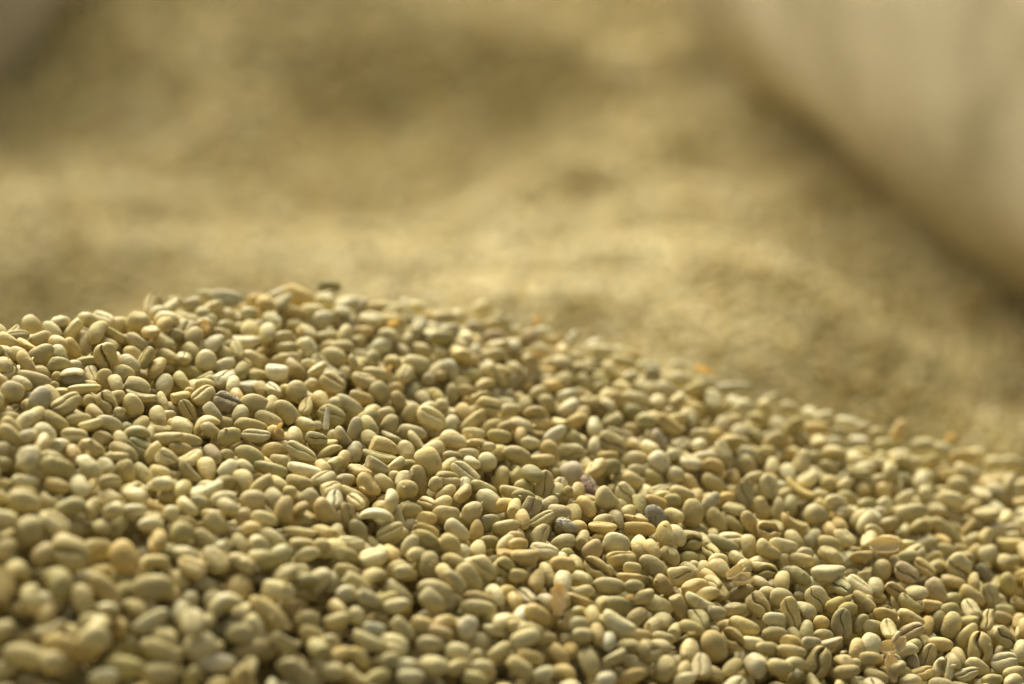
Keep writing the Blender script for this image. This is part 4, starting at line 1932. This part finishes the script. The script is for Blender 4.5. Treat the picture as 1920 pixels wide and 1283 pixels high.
shell_thing(1661, 1020, "wide yellow parchment shell spread open over beans at the right",
            [(0, 2, 60, 34, 2, 0.0, -0.5)])

# hull round the silver-grey bean: part of that bean
hb = next(b for b in BEANS if b['ann'] and b['ann']['special'] == 'hull')
if 'obj' in hb:
    me = shell_mesh("parchment_hull", 77, 2.3, 1.75, 0.86, jag=0.3)
    o = link("parchment_hull", me, M_PARCH, hb['obj'])
    d, r, u, tow, ax = orient(hb['ann'])
    Rw = np.stack([ax, np.cross(-0.45 * u + 0.55 * tow, ax), -0.45 * u + 0.55 * tow], 1)
    Rw[:, 2] = (-0.85 * u + 0.5 * tow); Rw[:, 2] /= np.linalg.norm(Rw[:, 2]); Rw[:, 1] = np.cross(Rw[:, 2], Rw[:, 0])
    loc = hb['R'].T @ Rw
    M = np.eye(4); M[:3, :3] = loc
    # undo the bean's own uneven scale so the hull keeps its shape
    S = 2 * hb['half'] / DIM[hb['shape']][hb['var']]
    M[:3, :3] = np.diag(1 / S) @ loc * float(S[0])
    M[:3, 3] = (np.diag(1 / S) @ hb['R'].T) @ (0.0006 * u - 0.0006 * tow)
    o.matrix_basis = Matrix(M.tolist())

P = place_point(614, 782, 0.004) - FWD * 0.003
mm = float(plane_depth(614, 786)) / FPX
bm = bmesh.new()
prof = [(0, 5.5), (.15, 6.6), (.45, 6.0), (.8, 4.2), (1.0, 2.6)]
rows = []
for t, w in prof:
    rows.append([bm.verts.new((w * mm * cos(q * pi / 3 + t) * (1 if q % 2 else .85), (t - .5) * 46 * mm, w * mm * .7 * sin(q * pi / 3 + t))) for q in range(6)])
for a, b in zip(rows, rows[1:]):
    for q in range(6):
        bm.faces.new((a[q], a[(q + 1) % 6], b[(q + 1) % 6], b[q]))
bm.faces.new(rows[0][::-1]); bm.faces.new(rows[-1])
bmesh.ops.recalc_face_normals(bm, faces=bm.faces)
me = bpy.data.meshes.new("wood_splinter"); bm.to_mesh(me); bm.free()
sm, nt, p = new_mat("pale_splinter_wood")
nz = nt.nodes.new("ShaderNodeTexNoise"); nz.inputs["Scale"].default_value = 500
rp = nt.nodes.new("ShaderNodeValToRGB"); rp.color_ramp.elements[0].color = (.62, .52, .33, 1); rp.color_ramp.elements[1].color = (.78, .71, .52, 1)
nt.links.new(nz.outputs["Fac"], rp.inputs["Fac"]); nt.links.new(rp.outputs[0], p.inputs["Base Color"])
p.inputs["Roughness"].default_value = 0.6
o = link("wood_splinter", me, sm)
o.location = P
o.rotation_euler = screen_rot(614, 786, 88, -0.2).to_euler()
tag(o, "white pointed splinter sticking straight up between the beans", "splinter")

def on_bed(px, py):
    d = ray(px, py)
    for t in np.arange(0.8, 4.5, 0.004):
        P = CAM + d * t
        if P[2] < float(bed_z(np.array(P[0]), np.array(P[1]))): break
    return P

# ------------------------------------------------------------------ burlap sacks on the bed
def burlap_material(name, a, b):
    m, nt, p = new_mat(name)
    N = nt.nodes.new; L = nt.links.new
    uv = N("ShaderNodeTexCoord")
    mp = N("ShaderNodeMapping"); mp.inputs["Scale"].default_value = (1, 1, 1)
    L(uv.outputs["Object"], mp.inputs["Vector"])
    w1 = N("ShaderNodeTexWave"); w1.bands_direction = 'X'; w1.inputs["Scale"].default_value = 75; w1.inputs["Distortion"].default_value = 1.5
    w2 = N("ShaderNodeTexWave"); w2.bands_direction = 'Z'; w2.inputs["Scale"].default_value = 75; w2.inputs["Distortion"].default_value = 1.5
    for w in (w1, w2): L(mp.outputs[0], w.inputs["Vector"])
    ad = N("ShaderNodeMath"); ad.operation = 'MAXIMUM'; L(w1.outputs["Fac"], ad.inputs[0]); L(w2.outputs["Fac"], ad.inputs[1])
    n = N("ShaderNodeTexNoise"); n.inputs["Scale"].default_value = 10; n.inputs["Detail"].default_value = 6; n.inputs["Roughness"].default_value = 0.6
    L(uv.outputs["Object"], n.inputs["Vector"])
    r = N("ShaderNodeMapRange"); r.inputs["From Min"].default_value = 0.36; r.inputs["From Max"].default_value = 0.64
    L(n.outputs["Fac"], r.inputs["Value"])
    mx = N("ShaderNodeMixRGB"); L(r.outputs[0], mx.inputs["Fac"]); mx.inputs["Color1"].default_value = (*a, 1); mx.inputs["Color2"].default_value = (*b, 1)  # broad pale and dark blotches in the colour suggest light and shade on folds
    mm_ = N("ShaderNodeMixRGB"); mm_.blend_type = 'MULTIPLY'; mm_.inputs["Fac"].default_value = 0.45
    L(mx.outputs[0], mm_.inputs["Color1"]); L(ad.outputs[0], mm_.inputs["Color2"])
    L(mm_.outputs[0], p.inputs["Base Color"])
    p.inputs["Roughness"].default_value = 0.9
    bp = N("ShaderNodeBump"); bp.inputs["Strength"].default_value = 0.6; bp.inputs["Distance"].default_value = 0.0015
    L(ad.outputs[0], bp.inputs["Height"]); L(bp.outputs[0], p.inputs["Normal"])
    return m
M_SACK = burlap_material("burlap", (0.44, 0.37, 0.20), (0.71, 0.625, 0.40))
M_SACK2 = burlap_material("grey_burlap", (0.36, 0.33, 0.25), (0.60, 0.54, 0.42))

def sack_mesh(name, L, W, T, seed, nu=64, nv=72, wr=0.010):
    r = np.random.default_rng(seed)
    ks = [(r.uniform(6, 34), r.uniform(8, 36), r.uniform(0, 6.28)) for _ in range(12)]
    V = []
    for i in range(nu):
        a = -pi / 2 + pi * (i + .5) / nu
        sx = math.copysign(abs(sin(a)) ** 0.55, sin(a)); cxx = abs(cos(a)) ** 0.62
        for j in range(nv):
            t = 2 * pi * j / nv
            cy = math.copysign(abs(cos(t)) ** 0.85, cos(t)); cz = math.copysign(abs(sin(t)) ** 0.85, sin(t))
            x, y, z = sx * L / 2, cxx * cy * W / 2, cxx * cz * T / 2
            f = sum(sin(k1 * x + k2 * z + ph) * 0.25 + sin(k2 * y - k1 * z + ph * 2) * 0.2 for k1, k2, ph in ks) * wr / 2
            s = 1 + f / (W / 2)
            V.append((x * (1 + 0.2 * f), y * s, max(z * s, -T * 0.45)))
    V = np.array(V)
    Q = []
    for i in range(nu - 1):
        for j in range(nv):
            k = (j + 1) % nv
            Q.append((i * nv + j, (i + 1) * nv + j, (i + 1) * nv + k, i * nv + k))
    n = len(V)
    V = np.concatenate([V, [V[:nv].mean(0)], [V[-nv:].mean(0)]])
    for j in range(nv):
        k = (j + 1) % nv
        Q.append((n, j, k, k)); Q.append((n + 1, (nu - 1) * nv + k, (nu - 1) * nv + j, (nu - 1) * nv + j))
    return mesh_from(name, V, np.array(Q))

def seam_mesh(name, L, W, z, thick=0.006):
    """rolled, stitched hem along one end of the sack"""
    bm = bmesh.new()
    prev = None
    for i in range(25):
        t = -1 + 2 * i / 24
        c = Vector((L / 2 - 0.012 - 0.05 * abs(t) ** 3, t * W * 0.40, z + 0.004 * sin(9 * t)))
        ring = [bm.verts.new(c + Vector((thick * 1.6 * cos(q * pi / 4), 0, thick * sin(q * pi / 4)))) for q in range(8)]
        if prev:
            for q in range(8):
                bm.faces.new((prev[q], prev[(q + 1) % 8], ring[(q + 1) % 8], ring[q]))
        else:
            bm.faces.new(ring)
        prev = ring
    bm.faces.new(prev[::-1])
    bmesh.ops.recalc_face_normals(bm, faces=bm.faces)
    me = bpy.data.meshes.new(name); bm.to_mesh(me); bm.free()
    return me

def sack(loc, yaw, L, W, T, seed, mat, label, roll=0.0, pitch=0.0, wr=0.016):
    root = empty("burlap_sack", loc)
    root.rotation_euler = (roll, pitch, yaw)
    tag(root, label, "sack", "burlap sacks lying on the beans")
    b = link("sack_body", sack_mesh("sack_body", L, W, T, seed, wr=wr), mat, root)
    b.location = (0, 0, T * 0.45)
    s = link("sewn_hem", seam_mesh("sewn_hem", L, W, T * 0.45), mat, root)
    return root

# the right-hand sack: its lower left contact line runs through these two picture points
A1 = on_bed(1195, 75); A2 = on_bed(1890, 655)
ax_ = A2 - A1; ln_ = np.linalg.norm(ax_); ax_ /= ln_
hz = np.array([ax_[0], ax_[1], 0]); hz /= np.linalg.norm(hz)
nrm_ = np.array([-hz[1], hz[0], 0.0])
if nrm_[0] < 0: nrm_ = -nrm_
SW, ST, SLN = 0.54, 0.44, ln_ + 0.60
cen = A1 + ax_ * (SLN / 2 - 0.13) + nrm_ * (SW / 2 * 0.80)
sack((cen[0], cen[1], cen[2] - 0.004), math.atan2(hz[1], hz[0]), SLN, SW, ST, 5, M_SACK, 
     "large full burlap sack lying on the bean bed at the right", pitch=-math.asin(ax_[2]))
B1 = on_bed(120, 200)
sack((B1[0] - 0.080, B1[1] + 0.14, B1[2] - 0.012), radians(70), 0.32, 0.15, 0.20, 9, M_SACK2,
     "smaller greyish burlap sack blurred in the far left corner")
